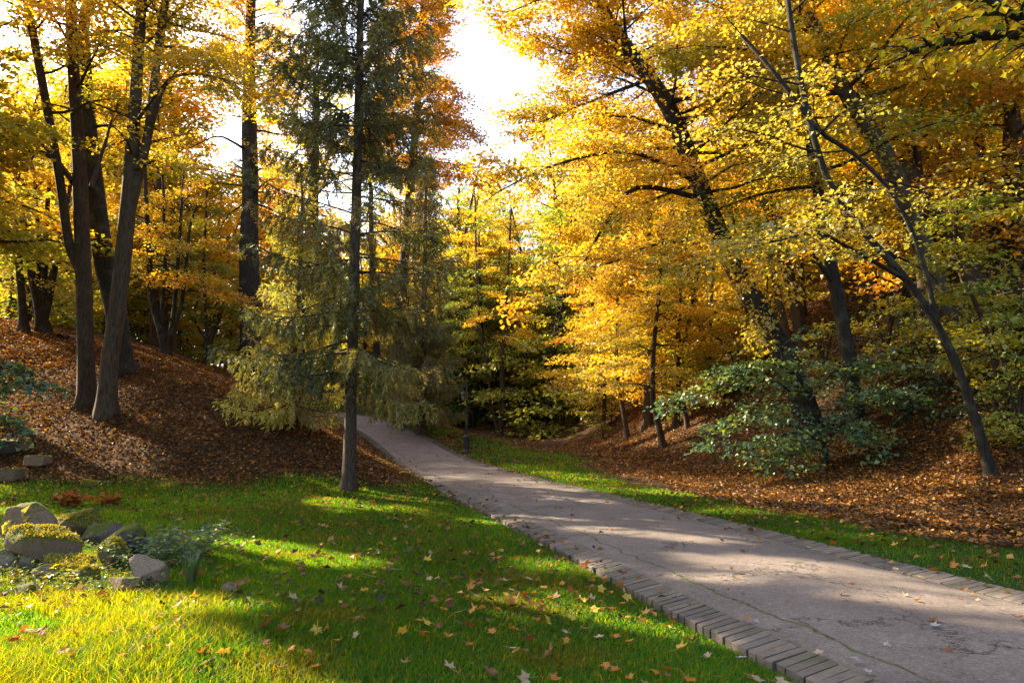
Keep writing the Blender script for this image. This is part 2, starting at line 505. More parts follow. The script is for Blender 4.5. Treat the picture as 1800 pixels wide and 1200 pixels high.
M_BRICK = brick_mat()
def kerb(sgn):
    g = Geo()
    y = -6.0
    while y < 62:
        pitch = .098 if y < 26 else .2
        nrm = path_frame(np.array([y]))[0]
        c = np.array([pxc(y), y])
        fwd = np.array([-nrm[1], nrm[0]])
        ln = pitch / np.hypot(1, (pxc(y + .3) - pxc(y - .3)) / .6)
        z0 = pzc(y) + .008
        r0 = HW + .004 + R.normal(0, .004)
        r1 = r0 + .29 + R.normal(0, .007)
        hw = ln / 2 - .0035
        jz = R.normal(0, .0022, 4); ja = R.normal(0, .0035)
        vs = []
        zi, zo = (z0 + .012, z0 - .040) if sgn < 0 else (z0 + .008, z0 + .045)
        for r_, sy, zz, q in ((r0, -1, zi, 0), (r1, -1, zo, 1), (r1, 1, zo, 2), (r0, 1, zi, 3)):
            p = c + nrm * sgn * r_ + fwd * (sy * hw + ja * (1 if r_ > 1.5 else -1))
            vs.append((p[0], p[1], zz + jz[q]))
        # a slightly smaller top gives each brick a worn edge
        top = np.array(vs); cen = top.mean(0)
        in_ = cen + (top - cen) * np.array([.965, .965, 1]) + np.array([0, 0, .006])
        bot = top.copy(); bot[:, 2] -= .11
        VV = np.vstack([in_, top, bot])
        FF = [[0, 1, 2, 3]] + [[a + 4, (a + 1) % 4 + 4, (a + 1) % 4, a] for a in range(4)] + [[a + 8, (a + 1) % 4 + 8, (a + 1) % 4 + 4, a + 4] for a in range(4)]
        FF = np.array(FF)
        if sgn < 0: FF = FF[:, ::-1]
        base = np.array([(.155, .120, .095), (.185, .140, .110), (.13, .105, .09), (.20, .155, .115)][R.integers(4)]) * R.uniform(.62, .92)
        g.add(VV, FF, base)
        y += ln
    yb = np.arange(-6, 62, .2)                  # the earth-filled joints between the bricks
    nb_ = path_frame(yb)
    zi, zo = (.012, -.040) if sgn < 0 else (.008, .045)
    VB = np.concatenate([np.column_stack([pxc(yb) + nb_[:, 0] * sgn * q, yb + nb_[:, 1] * sgn * q, pzc(yb) + .008 + zz - .001]) for q, zz in ((HW + .006, zi), (HW + .285, zo))])
    m_ = len(yb); i_ = np.arange(m_ - 1)
    FB = np.stack([i_, i_ + m_, i_ + m_ + 1, i_ + 1], -1)
    g.add(VB, FB if sgn > 0 else FB[:, ::-1], np.array((.05, .043, .026)))
    return g.mesh('kerb', M_BRICK)
for sgn in (-1, 1):
    tag(link('brick_kerb', kerb(sgn)), kind='structure')

# ------------------------------------------------------------------ leaves
def kites(P, D, Nn, size, col, wr=.8, fold=.18, jit=.10):
    """one folded kite per leaf: P base, D tip direction, Nn face normal"""
    n = len(P)
    D = D / (np.linalg.norm(D, axis=1)[:, None] + 1e-9)
    S = np.cross(D, Nn); S /= np.linalg.norm(S, axis=1)[:, None] + 1e-9
    Nn = np.cross(S, D)
    s = size[:, None]
    w = s * wr * .5
    mid = P + D * s * .42
    V = np.stack([P, mid + S * w + Nn * s * fold, P + D * s, mid - S * w + Nn * s * fold], 1).reshape(-1, 3)
    b = np.arange(n)[:, None] * 4
    F = np.concatenate([b + np.array([[0, 1, 2]]), b + np.array([[0, 2, 3]])])
    C = np.repeat(np.clip(col * (1 + R.normal(0, jit, (n, 1))), .004, .9), 4, 0)
    return V, F, C

def unit(v): return v / (np.linalg.norm(v, axis=-1, keepdims=True) + 1e-9)

def inside(poly, x, y):
    poly = np.asarray(poly)
    r = np.zeros(len(x), bool)
    j = len(poly) - 1
    for i in range(len(poly)):
        xi, yi = poly[i]; xj, yj = poly[j]
        c = ((yi > y) != (yj > y)) & (x < (xj - xi) * (y - yi) / (yj - yi + 1e-12) + xi)
        r ^= c
        j = i
    return r

# openings cut into the crowns to let sunlight onto chosen patches (outlined on the ground)
def flat(u, v):
    q = ground(u, v)
    q = q - SDIR * ((q[2] - .05) / SDIR[2])
    return (q[0], q[1])
PATCHES = [
    [(-260, 1075), (60, 1082), (340, 1105), (470, 1150), (640, 1215), (620, 1320), (-500, 1320)],
    [(-200, 1030), (60, 1040), (300, 1055), (555, 1078), (420, 1092), (200, 1080), (-60, 1062), (-200, 1064)],
    [(-60, 890), (60, 895), (160, 930), (250, 1000), (290, 1035), (150, 1040), (-60, 1015)],
    [(1088, 786), (1130, 770), (1215, 728), (1228, 738), (1165, 775), (1110, 800)], [(1115, 803), (1200, 776), (1290, 790), (1210, 802)],
    [(560, 728), (690, 733), (705, 742), (570, 746)], [(690, 738), (760, 745), (855, 772), (846, 777), (740, 752)],
    [(330, 942), (440, 950), (710, 976), (690, 998), (600, 1006), (430, 1003), (340, 984)],
    [(530, 884), (600, 872), (790, 874), (850, 888), (1030, 893), (980, 920), (860, 923), (760, 910), (590, 908)],
    [(900, 988), (1020, 996), (1080, 1012), (1010, 1018), (900, 1008)],
    [(800, 1052), (1000, 1058), (1190, 1098), (1350, 1165), (1240, 1172), (1070, 1112), (860, 1088)],
    [(1180, 1000), (1450, 1015), (1650, 1040), (1500, 1055), (1250, 1025)],
    [(1480, 1090), (1700, 1085), (1900, 1100), (1900, 1125), (1700, 1115), (1560, 1110)],
    [(1080, 960), (1300, 965), (1420, 980), (1250, 985)],
    [(1150, 1030), (1360, 1050), (1420, 1070), (1300, 1068)],
    [(1380, 925), (1500, 932), (1700, 942), (1800, 958), (1640, 955), (1430, 940)],
    [(990, 812), (1200, 838), (1280, 842), (1100, 846)],
    [(1200, 868), (1330, 878), (1310, 884), (1200, 876)],
    [(1330, 805), (1480, 815), (1560, 838), (1430, 842)],
    [(760, 838), (900, 842), (940, 850), (800, 852)],
    [(1480, 838), (1540, 834), (1585, 842), (1490, 853)], [(1600, 880), (1690, 867), (1705, 876), (1620, 888)],
    [(1060, 832), (1200, 815), (1330, 800), (1345, 807), (1200, 826)], [(1210, 905), (1330, 892), (1480, 904), (1330, 908)],
    [(1100, 848), (1300, 866), (1500, 882), (1485, 892), (1280, 880), (1100, 860)], [(1550, 903), (1750, 922), (1800, 938), (1640, 924)], [(1320, 768), (1420, 788), (1380, 800), (1310, 782)], [(1620, 842), (1720, 834), (1742, 846), (1640, 854)],
    [(870, 922), (1050, 926), (1240, 940), (1020, 938)], [(960, 948), (1100, 950), (1200, 956), (1060, 958)], [(880, 886), (1000, 884), (1120, 892), (1000, 894)],
    [(1560, 1062), (1720, 1066), (1850, 1076), (1700, 1078)], [(900, 758), (1080, 753), (1105, 770), (960, 790)],
    [(770, 862), (930, 868), (1000, 880), (840, 876)],
]
PATCHES = [[flat(u, v) for u, v in p] for p in PATCHES]

def lit_here(P):
    g = P - SDIR[None] * ((P[:, 2] - 0.05) / SDIR[2])[:, None]
    m = np.zeros(len(P), bool)
    for poly in PATCHES:
        m |= inside(poly, g[:, 0], g[:, 1])
    return m

GOLD = [(.74, .47, .018), (.70, .39, .015), (.66, .49, .03), (.76, .52, .03)]
ORANGE = [(.70, .37, .012), (.66, .30, .012), (.72, .43, .02), (.66, .44, .03)]
RUST = [(.50, .23, .018), (.56, .29, .02), (.50, .34, .03), (.32, .24, .03)]
YGREEN = [(.46, .42, .025), (.31, .34, .025), (.56, .42, .025), (.22, .26, .03)]
GREEN = [(.17, .26, .03), (.23, .30, .03), (.34, .36, .03), (.11, .20, .03)]
OLIVE = [(.38, .34, .06), (.48, .37, .05), (.28, .29, .06), (.58, .43, .04)]
BLUEG = [(.06, .145, .08), (.08, .17, .09), (.10, .19, .08), (.19, .25, .06)]
AMBER = [(.68, .40, .018), (.60, .31, .018), (.62, .45, .03), (.42, .36, .04)]

def pick(pal, n):
    return np.array(pal)[np.minimum((R.random(n) ** 1.25 * len(pal)).astype(int), len(pal) - 1)]

def rotz(d, a):
    c, s = math.cos(a), math.sin(a)
    return np.array([d[0] * c - d[1] * s, d[0] * s + d[1] * c, d[2]])

def grow(stems, nb=40, t0=.25, L=(2.5, 5.0), elev=(35, 5), droop=.12, pal=GOLD, pal2=None, leaf=.112, per_m=74,
         sub=.42, prof=None, az=None, cull=False, origin=None, limbs=(), wr=.85, flat_=.32, low=None):
    """wood and leaves of a broad-leaved tree. stems: list of (points, radii). Returns wood Geo, leaf arrays"""
    wood = Geo()
    LP, LD, LN, LC = [], [], [], []
    bark_sides = 12
    spines = []
    for pts, rr in stems:
        n = max(12, int(np.linalg.norm(np.diff(np.asarray(pts), axis=0), axis=1).sum() * 3.0))
        p = resample(pts, n)
        r = np.interp(np.linspace(0, 1, n), np.linspace(0, 1, len(rr)), rr)
        spines.append((p, r))
        q = p.copy()
        V, F = tube(q, r, 16 if len(spines) == 1 and r[0] > .15 else 10, wob=.035, roots=.55 if len(spines) == 1 else 0)
        wood.add(V, F)
    tot = sum(len(p) for p, _ in spines)
    todo = []
    for p, r in spines:
        m = max(3, int(nb * len(p) / tot))
        for b in range(m):
            t = t0 + (1 - t0) * ((b + R.random() * .7) / m)
            todo.append((p, r, min(t, .99), b))
    branches = []
    for p, r, t, b in todo:
        s = t * (len(p) - 1); i = int(s); f = s - i
        start = p[i] * (1 - f) + p[min(i + 1, len(p) - 1)] * f
        rr = r[i]
        a = b * 2.399 + R.normal(0, .5) if az is None else az[0] + R.normal(0, az[1])
        u = (t - t0) / (1 - t0)
        ln = (prof(u) if prof else (1 - .55 * u)) * R.uniform(L[0], L[1])
        e = rad(elev[0] * (u) + elev[1] * (1 - u) + R.normal(0, 9))
        d = np.array([math.cos(a) * math.cos(e), math.sin(a) * math.cos(e), math.sin(e)])
        branches.append((start, d, ln, min(rr * .45, .012 + ln * .013), u))
    for pts, r0, r1 in limbs:                   # hand-laid limbs
        n = 14
        p = resample(pts, n)
        V, F = tube(p, np.linspace(r0, r1, n), 8, wob=.04); wood.add(V, F)
        for q in range(3, n):
            for sg in (-1, 1):
                tdir = unit(p[min(q + 1, n - 1)] - p[q - 1])
                d = rotz(tdir, sg * R.uniform(.5, 1.2)); d[2] = d[2] * .3 + R.normal(.02, .2)
                branches.append((p[q], unit(d), R.uniform(.7, 1.0) * L[0] * .7, r1 * .6, .35))
    for start, d, ln, rb, bu in branches:
        ns = 7
        seg = ln / ns
        pts = [start]
        dd = d.copy()
        wob = R.normal(0, .10, (ns, 3))
        for q in range(ns):
            dd = unit(dd + wob[q] + np.array([0, 0, (-droop if q > 2 else droop * .3)]))
            pts.append(pts[-1] + dd * seg)
        pts = np.array(pts)
        if cull:                                 # branches cut short so the sun reaches the chosen patches
            m = lit_here(pts + np.asarray(origin)[None])
            if m.any():
                cut = int(np.argmax(m))
                if cut < 2: continue
                pts = resample(pts[:cut + 1], ns + 1); ln *= cut / ns
        V, F = tube(pts, np.linspace(rb, .006, ns + 1), 5); wood.add(V, F)
        nsub = max(3, int(ln / sub))
        src = low if (low is not None and R.random() > .15 + bu * 1.25) else (pal if (pal2 is None or R.random() < .65) else pal2)
        base = pick(src, 1)[0]
        for q in range(nsub):
            u = .22 + .78 * (q + R.random()) / nsub
            s = u * ns; i = min(int(s), ns - 1); f = s - i
            p0 = pts[i] * (1 - f) + pts[i + 1] * f
            bd = unit(pts[i + 1] - pts[i])
            sg = 1 if q % 2 else -1
            sd = rotz(bd, sg * R.uniform(.5, 1.15))
            sd[2] = sd[2] * .4 + R.normal(-.02, .16)
            sd = unit(sd)
            sl_ = ln * .34 * (1.15 - .7 * u) * R.uniform(.7, 1.3) + .25
            tp = np.array([p0, p0 + sd * sl_ * .5 + np.array([0, 0, .03]), p0 + sd * sl_ + np.array([0, 0, -.10 * sl_])])
            if cull and lit_here(tp + np.asarray(origin)[None]).any(): continue
            V, F = tube(tp, [.009, .006, .003], 3); wood.add(V, F)
            nl = max(3, int((sl_ + .2) * per_m * R.uniform(.55, 1.35)))
            v = R.random(nl)[:, None] ** .8
            pp = tp[0] * (1 - v) ** 2 + tp[1] * 2 * v * (1 - v) + tp[2] * v * v
            lat = R.normal(0, 1, (nl, 3)) * np.array([flat_, flat_, .09]) * (.35 + .5 * sl_)
            pp = pp + lat
            pp[:, 2] -= .05 * (lat[:, 0] ** 2 + lat[:, 1] ** 2)
            dr = unit(sd[None] * .8 + R.normal(0, .75, (nl, 3)) * np.array([1, 1, .4]) + np.array([0, 0, -.25]))
            nn = unit(np.array([0, 0, 1.0])[None] + R.normal(0, .45, (nl, 3)))
            LP.append(pp); LD.append(dr); LN.append(nn)
            cc = .66 * base[None] + .34 * pick(src if R.random() < .5 else pal, nl)
            LC.append(cc * R.uniform(.86, 1.12))
    P, D, Nn, C = (np.concatenate(a) for a in (LP, LD, LN, LC))
    if cull:
        keep = ~lit_here(P + (0 if origin is None else np.asarray(origin)[None]))
        P, D, Nn, C = P[keep], D[keep], Nn[keep], C[keep]
    size = leaf * R.uniform(.5, 1.45, len(P))
    return wood, kites(P, D, Nn, size, C, wr=wr)

def flare(pts, r0, top, n=None):
    """radii along a stem with a root flare"""
    m = 12
    u = np.linspace(0, 1, m)
    r = r0 * (1 - u) ** .8 + top * u
    r[0] = r0 * 1.22; r[1] = r0 * 1.0
    return r

def tree_obj(name, base, label, cat, group, wood, leaves, bark, lm, crown='crown'):
    t = thing(name, tuple(base), label, cat, group)
    link('trunk', wood.mesh('trunk', bark, smooth=True), t)
    V, F, C = leaves
    link(crown, np_mesh(crown, V, [F], lm, C), t)
    return t

def px_tree(name, label, stems, r0, top=.05, dY=0, lean=0, ext=3.0, bark=None, lm=None, group=None, cull=False, cat='tree', base=None, limbs=(), offset=0, **kw):
    """a tree whose stems were read off the photograph; base on the ground, stems at the base's distance"""
    if base is None:
        base = ground(*stems[0][0])
    base = np.asarray(base, float)
    Y = base[1]
    out = []
    for si, st in enumerate(stems):
        pts = [at(u, v, Y + dY * q / max(1, len(st) - 1) + (offset if si else 0)) for q, (u, v) in enumerate(st)]
        pts = np.array(pts)
        if si == 0:
            pts[0] = base
        pts = pts - base
        if si == 0:
            pts = np.vstack([pts[:1] - np.array([0, 0, .25]), pts])
        d = unit(pts[-1] - pts[-2])
        d = unit(d + np.array([0, 0, .6]))
        if ext: pts = np.vstack([pts, pts[-1] + d * ext * .5, pts[-1] + d * ext + np.array([R.normal(0, .3), R.normal(0, .3), 0])])
        r = flare(pts, r0 * (1 if si == 0 else .55), top)
        if si: r[0] = r0 * .6
        out.append((pts, r))
    lb = [([at(u, v, Y + oy) - base for u, v, oy in l], a, b) for l, a, b in limbs]
    wood, leaves = grow(out, origin=base, cull=cull, limbs=lb, **kw)
    return tree_obj(name, base, label, cat, group, wood, leaves, bark or M_BARK, lm or M_LEAF)

# ------------------------------------------------------------------ trees of the bank (beside and behind the lawn)
G_BANK = 'trees on the leafy bank'
px_tree('maple_tree', 'grey-barked straight maple on the leafy bank, touching the curved grey trunk beside it',
        [[(153, 712), (150, 600), (148, 500), (143, 380), (137, 250), (128, 100), (124, 0), (120, -120)],
         [(147, 490), (122, 430), (106, 320), (90, 230), (75, 150), (56, 50), (36, -60)]],
        .26, .10, ext=3, nb=68, t0=.40, L=(2.8, 5.2), per_m=56, elev=(40, -2), pal=YGREEN, pal2=ORANGE, cull=True, group=G_BANK,
        limbs=[([(100, 280, 0), (60, 265, -.5), (20, 280, -1), (-40, 270, -1.5)], .09, .02), ([(128, 320, 0), (90, 270, .4), (50, 235, .8), (0, 200, 1)], .10, .02)])
px_tree('maple_tree', 'grey speckled maple with a curved trunk that forks, standing lowest on the leafy bank',
        [[(187, 730), (192, 640), (207, 540), (218, 440), (228, 330), (236, 200), (244, 80), (252, -40)],
         [(222, 400), (246, 300), (262, 225), (274, 120), (288, 20)]],
        .275, .10, ext=3, nb=70, t0=.38, L=(2.8, 5.4), per_m=56, elev=(40, -4), pal=AMBER, pal2=YGREEN, cull=True, bark=M_BARK_PALE, group=G_BANK,
        limbs=[([(262, 235, 0), (290, 150, -.5), (330, 130, -1), (390, 138, -1.5)], .10, .02), ([(160, 330, 0), (185, 250, .3), (205, 180, .5)], .08, .02)])
px_tree('maple_tree', 'dark maple trunk leaning behind the two grey maples on the bank',
        [[(212, 655), (205, 560), (182, 450), (168, 340), (158, 250), (150, 120)]],
        .40, .12, ext=4, nb=30, t0=.45, L=(2.8, 5.2), elev=(45, 0), pal=GOLD, pal2=YGREEN, cull=True, bark=M_BARK_DARK, group=G_BANK)
px_tree('oak_tree', 'thick dark oak with a broad straight trunk on the crest of the bank',
        [[(443, 675), (440, 560), (438, 430), (440, 320), (438, 190), (440, 60)]],
        .66, .18, ext=5, nb=74, t0=.42, L=(3.6, 6.8), elev=(45, -2), pal=GOLD, pal2=AMBER, bark=M_BARK_DARK, group=G_BANK, cull=True,
        limbs=[([(440, 270, 0), (410, 250, -.8), (380, 240, -1.4), (330, 262, -2)], .10, .02)])
px_tree('oak_tree', 'reddish trunk pressed against the thick dark oak on the bank crest',
        [[(466, 672), (463, 560), (459, 430), (464, 300), (480, 160)]],
        .24, .08, ext=3, nb=26, t0=.45, L=(2.2, 4.0), elev=(40, 0), pal=GOLD, pal2=YGREEN, group=G_BANK)
px_tree('young_tree', 'thin dark tree with a bent stem just beside the thick oak on the bank crest',
        [[(413, 655), (404, 610), (394, 560), (386, 450), (376, 370), (372, 300)]],
        .17, .05, ext=2.5, nb=24, t0=.35, L=(1.8, 3.4), elev=(30, 0), pal=GOLD, pal2=YGREEN, bark=M_BARK_DARK, group=G_BANK)
px_tree('young_tree', 'thin upright stem alone on the bank crest between the forked tree and the bent tree',
        [[(363, 640), (362, 560), (358, 470), (362, 380)]],
        .11, .04, ext=2.5, nb=20, t0=.3, L=(1.5, 3.0), elev=(30, 0), pal=YGREEN, pal2=GOLD, bark=M_BARK_DARK, group=G_BANK)
px_tree('forked_tree', 'dark forked tree with four narrow stems on the crest of the leafy bank',
        [[(292, 624), (282, 580), (266, 520), (262, 440), (256, 340)], [(292, 612), (304, 560), (312, 470), (318, 380)],
         [(290, 605), (285, 560), (290, 470), (288, 390)], [(296, 600), (318, 540), (330, 440)]],
        .20, .05, ext=2.5, nb=34, t0=.35, L=(1.8, 3.6), elev=(30, 0), pal=AMBER, pal2=YGREEN, bark=M_BARK_DARK, group=G_BANK)
px_tree('forked_tree', 'dark clump of four stems rising from one foot at the top of the leafy bank',
        [[(76, 584), (70, 540), (55, 470), (40, 390), (30, 300)], [(76, 572), (78, 500), (80, 420), (86, 330)],
         [(78, 566), (92, 500), (104, 430), (118, 360)], [(72, 566), (66, 500), (70, 430), (62, 350)]],
        .26, .05, ext=2.5, nb=38, t0=.3, L=(1.8, 3.8), elev=(30, 0), pal=GOLD, pal2=OLIVE, bark=M_BARK_DARK, group=G_BANK)
px_tree('young_tree', 'single dark sapling beside the four-stemmed clump at the top of the bank',
        [[(42, 582), (38, 520), (32, 440), (36, 360)]],
        .18, .05, ext=2.5, nb=22, t0=.3, L=(1.8, 3.4), elev=(30, 0), pal=OLIVE, pal2=GOLD, bark=M_BARK_DARK, group=G_BANK)
px_tree('leaning_tree', 'dark tree leaning over the path, behind the yellow-green young spruce',
        [[(507, 735), (516, 680), (530, 600), (541, 520), (548, 420), (552, 300)]],
        .27, .08, ext=3, nb=24, t0=.55, L=(1.8, 3.4), elev=(35, 0), pal=YGREEN, pal2=GOLD, cull=True, bark=M_BARK_DARK, group=G_BANK)
px_tree('young_tree', 'slim tree between the leaning dark tree and the tall spruce trunk',
        [[(545, 700), (549, 640), (556, 560), (560, 460)]],
        .16, .05, ext=3, nb=22, t0=.4, L=(1.8, 3.2), elev=(35, 0), pal=YGREEN, pal2=GREEN, bark=M_BARK_DARK, group=G_BANK)

# trees at the head of the path and on the mound by the lamp
G_MOUND = 'trees round the head of the path'
px_tree('path_tree', 'dark trunk at the head of the path, first beside the asphalt past the spruce',
        [[(677, 728), (668, 660), (660, 590), (655, 500), (652, 380)]],
        .27, .1, ext=4, nb=28, t0=.35, L=(2.2, 4.2), elev=(35, 0), pal=GREEN, pal2=YGREEN, bark=M_BARK_DARK, group=G_MOUND, cull=True)
px_tree('orange_maple', 'tall rust-orange maple rising above the dark spruces against the white sky',
        [[(702, 733), (699, 660), (702, 560), (712, 440), (724, 300), (736, 160), (742, 40)]],
        .36, .12, ext=4, nb=95, t0=.5, L=(3.2, 5.6), elev=(40, 5), leaf=.14, pal=RUST, pal2=ORANGE, cull=True, group=G_MOUND)
px_tree('mound_tree', 'thick dark trunk on the grassy mound straight behind the lamp post',
        [[(803, 738), (808, 660), (814, 560), (812, 470), (806, 380)]],
        .34, .1, ext=3, nb=36, t0=.3, L=(2.2, 4.0), elev=(35, 0), pal=GREEN, pal2=YGREEN, group=G_MOUND)
px_tree('mound_tree', 'brown trunk on the mound between the lamp post and the forked pair of stems',
        [[(838, 736), (830, 680), (824, 600), (826, 480)]],
        .30, .08, ext=3, nb=28, t0=.35, L=(2.0, 3.6), elev=(35, 0), pal=YGREEN, pal2=GOLD, group=G_MOUND)
px_tree('forked_tree', 'tree with two slender stems parting from one foot on the green valley edge',
        [[(878, 766), (884, 700), (881, 640), (886, 590), (892, 500), (896, 420)], [(876, 764), (866, 720), (856, 650), (844, 580), (838, 480), (836, 400)]],
        .20, .06, ext=3, nb=40, t0=.4, L=(2.0, 4.0), elev=(30, 0), pal=GOLD, pal2=GREEN, bark=M_BARK_PALE, group=G_MOUND)

# ------------------------------------------------------------------ trees of the valley side
G_SLOPE = 'trees on the leafy slope across the path'
def toward(az, sd): return (rad(az), rad(sd))
px_tree('linden_tree', 'massive dark trunk leaning far over the valley, rising behind the blue-green branches',
        [[(1428, 765), (1393, 660), (1335, 545), (1288, 465), (1238, 345), (1180, 200), (1128, 118), (1085, 60), (1050, -10)]],
        .40, .12, ext=3, nb=60, t0=.45, L=(3.0, 6.0), elev=(40, -5), pal=AMBER, pal2=GOLD, low=OLIVE, cull=True, group=G_SLOPE, bark=M_BARK_DARK,
        limbs=[([(1240, 350, 0), (1120, 330, -2), (1060, 400, -3), (1010, 490, -3.5), (960, 520, -4)], .11, .02),
               ([(1180, 200, 0), (1150, 130, .5), (1110, 100, .8), (1000, 95, 1), (930, 60, 1.5)], .10, .02),
               ([(1310, 500, 0), (1230, 430, -1.5), (1150, 430, -2.5), (1080, 460, -3), (1030, 470, -3.5)], .09, .02),
               ([(1140, 140, 0), (1060, 170, 1), (1010, 190, 1.5), (950, 215, 2)], .08, .02),
               ([(1225, 320, 0), (1120, 270, -2), (1030, 275, -3), (950, 300, -3.5), (880, 335, -4)], .09, .02),
               ([(1160, 165, 0), (1080, 40, 0), (990, -10, .5), (900, 20, .5)], .09, .02)])
px_tree('linden_tree', 'tall thin dark tree rising almost straight just past the massive leaning trunk',
        [[(1510, 762), (1494, 650), (1479, 560), (1466, 490), (1445, 380), (1425, 250), (1405, 120), (1385, 0)]],
        .22, .08, ext=3, nb=18, per_m=48, t0=.42, L=(2.4, 4.8), elev=(40, -5), pal=OLIVE, pal2=GOLD, low=GREEN, group=G_SLOPE, bark=M_BARK_DARK,
        limbs=[([(1466, 500, 0), (1400, 410, -.8), (1365, 400, -1.2), (1352, 450, -1.4), (1348, 520, -1.5)], .08, .015)])
px_tree('linden_tree', 'slender tree at the foot of the ivy slope whose stem splits into long arching limbs',
        [[(1742, 835), (1712, 730), (1676, 630), (1640, 560), (1588, 485), (1525, 415), (1465, 335), (1430, 240), (1405, 130)],
         [(1645, 565), (1628, 480), (1600, 400), (1560, 330), (1500, 270), (1440, 230)]],
        .10, .045, ext=3, nb=21, per_m=38, leaf=.095, t0=.42, L=(2.0, 4.2), elev=(35, -4), pal=OLIVE, pal2=AMBER, low=OLIVE, group=G_SLOPE, bark=M_BARK_DARK,
        limbs=[([(1590, 490, 0), (1500, 440, -1), (1440, 410, -1.6), (1380, 420, -2), (1300, 440, -2.4)], .06, .012)])
px_tree('linden_tree', 'thick brown trunk leaning from the middle of the ivy slope up over the valley',
        [[(1688, 605), (1656, 530), (1622, 430), (1590, 350), (1555, 270), (1502, 190), (1465, 120), (1438, 60), (1400, -10)]],
        .33, .12, ext=4, nb=46, t0=.52, L=(2.8, 5.4), elev=(40, -5), pal=GOLD, pal2=AMBER, low=YGREEN, group=G_SLOPE, bark=M_BARK_PALE,
        limbs=[([(1490, 170, 0), (1400, 130, -1), (1320, 90, -1.8), (1220, 80, -2.5)], .09, .02),
               ([(1470, 140, 0), (1380, 70, .5), (1280, 20, 1), (1210, -10, 1.4)], .08, .02)])
px_tree('linden_tree', 'sunlit pale-streaked trunk leaning high on the slope above the ivy',
        [[(1722, 512), (1692, 450), (1660, 405), (1605, 325), (1555, 255), (1520, 170), (1500, 60)]],
        .34, .12, ext=4, nb=44, t0=.45, L=(2.6, 5.0), elev=(40, 0), pal=GOLD, pal2=ORANGE, low=YGREEN, group=G_SLOPE, bark=M_BARK_PALE)
px_tree('linden_tree', 'upright reddish trunk high on the slope with the brightest orange crown',
        [[(1812, 460), (1797, 360), (1782, 230), (1768, 110), (1748, -10)]],
        .30, .10, ext=4, nb=56, t0=.15, L=(2.6, 5.2), elev=(40, -4), pal=ORANGE, pal2=GOLD, group=G_SLOPE, bark=M_BARK_PALE)
px_tree('slim_tree', 'thin leaning stem on the sunny leaf slope at the valley end, bare below',
        [[(1166, 786), (1155, 735), (1147, 690), (1150, 600), (1160, 500)]],
        .14, .05, ext=3, nb=30, t0=.25, L=(1.8, 3.6), elev=(25, -5), pal=GOLD, pal2=YGREEN, group=G_SLOPE, bark=M_BARK)
px_tree('slim_tree', 'pale thin stem on the sunny leaf slope, second along from the thin leaning one',
        [[(1103, 768), (1094, 715), (1084, 660), (1085, 580)]],
        .13, .05, ext=3, nb=30, t0=.3, L=(1.8, 3.6), elev=(25, -5), pal=GOLD, pal2=OLIVE, group=G_SLOPE, bark=M_BARK_PALE)
px_tree('slim_tree', 'slender stem half hidden by blue-green leaves at the sunny end of the slope',
        [[(1209, 752), (1200, 700), (1190, 620), (1196, 520)]],
        .10, .04, ext=3, nb=26, t0=.3, L=(1.8, 3.4), elev=(25, -5), pal=YGREEN, pal2=GOLD, group=G_SLOPE, bark=M_BARK)
px_tree('slim_tree', 'crooked thin sapling on the ivy slope under the orange crown',
        [[(1772, 745), (1755, 680), (1742, 610), (1722, 550), (1700, 500)]],
        .07, .03, ext=2, nb=22, t0=.3, L=(1.2, 2.4), elev=(25, -5), pal=YGREEN, pal2=GREEN, group=G_SLOPE, bark=M_BARK)
px_tree('linden_tree', 'paired straight trunks in the shade between the massive leaning trunk and the tall thin tree',
        [[(1410, 620), (1400, 540), (1380, 460), (1365, 380), (1350, 260), (1330, 120)], [(1392, 615), (1372, 540), (1356, 450), (1344, 340)]],
        .28, .1, ext=4, nb=32, t0=.4, L=(2.4, 4.8), elev=(40, -5), pal=GOLD, pal2=OLIVE, group=G_SLOPE, bark=M_BARK_PALE)
for st, r0_, lab, pl in (
        ([(1662, 475), (1622, 350), (1582, 230), (1547, 120), (1532, 0)], .20, 'slim dark trunk bending over the slope just behind the pale-streaked leaning trunk', GOLD),
        ([(1646, 440), (1628, 300), (1619, 200), (1610, 60), (1604, -20)], .19, 'slim straight dark trunk at the top of the slope behind the pale-streaked one', GOLD),
        ([(1745, 420), (1728, 300), (1704, 150), (1690, 0)], .22, 'straight brown trunk at the top of the slope beside the bright orange crown', ORANGE),
        ([(1268, 600), (1262, 500), (1240, 400), (1215, 300), (1200, 180)], .20, 'dark slim trunk on the slope behind the massive leaning one, under golden leaves', GOLD),
        ([(1163, 668), (1157, 600), (1174, 500), (1192, 400), (1200, 280)], .20, 'dark trunk with level side branches over the sunny end of the slope', GOLD),
        ([(1590, 560), (1565, 450), (1530, 330), (1505, 200), (1490, 80)], .17, 'slim trunk between the tall thin tree and the thick leaning one on the slope', GOLD)):
    px_tree('slope_tree', lab, [st], r0_, .06, ext=4, nb=34, t0=.42, L=(2.2, 4.4), elev=(40, -3), pal=pl, pal2=AMBER, low=YGREEN, bark=M_BARK_DARK, group=G_SLOPE)
# the dark limb that reaches in from a tree standing just outside on the grass strip
px_tree('oak_tree', 'near oak whose one dark bare limb reaches across the top corner of the canopy',
        [[(2060, 960), (2040, 700), (2010, 400), (1990, 120), (1960, -150)]],
        .34, .16, ext=3, nb=8, t0=.93, L=(1.0, 2.2), az=(0, .5), per_m=12, elev=(40, 20), pal=YGREEN, pal2=GOLD, bark=M_BARK_DARK, dY=0,
        limbs=[([(1990, 130, 0), (1900, 85, .3), (1800, 63, .5), (1740, 62, .6), (1690, 72, .7), (1640, 78, .8), (1604, 92, .9)], .14, .05),
               ([(1975, 20, 0), (1880, 60, -.3), (1790, 30, -.3), (1740, 0, -.3), (1700, -30, -.3)], .10, .05)])

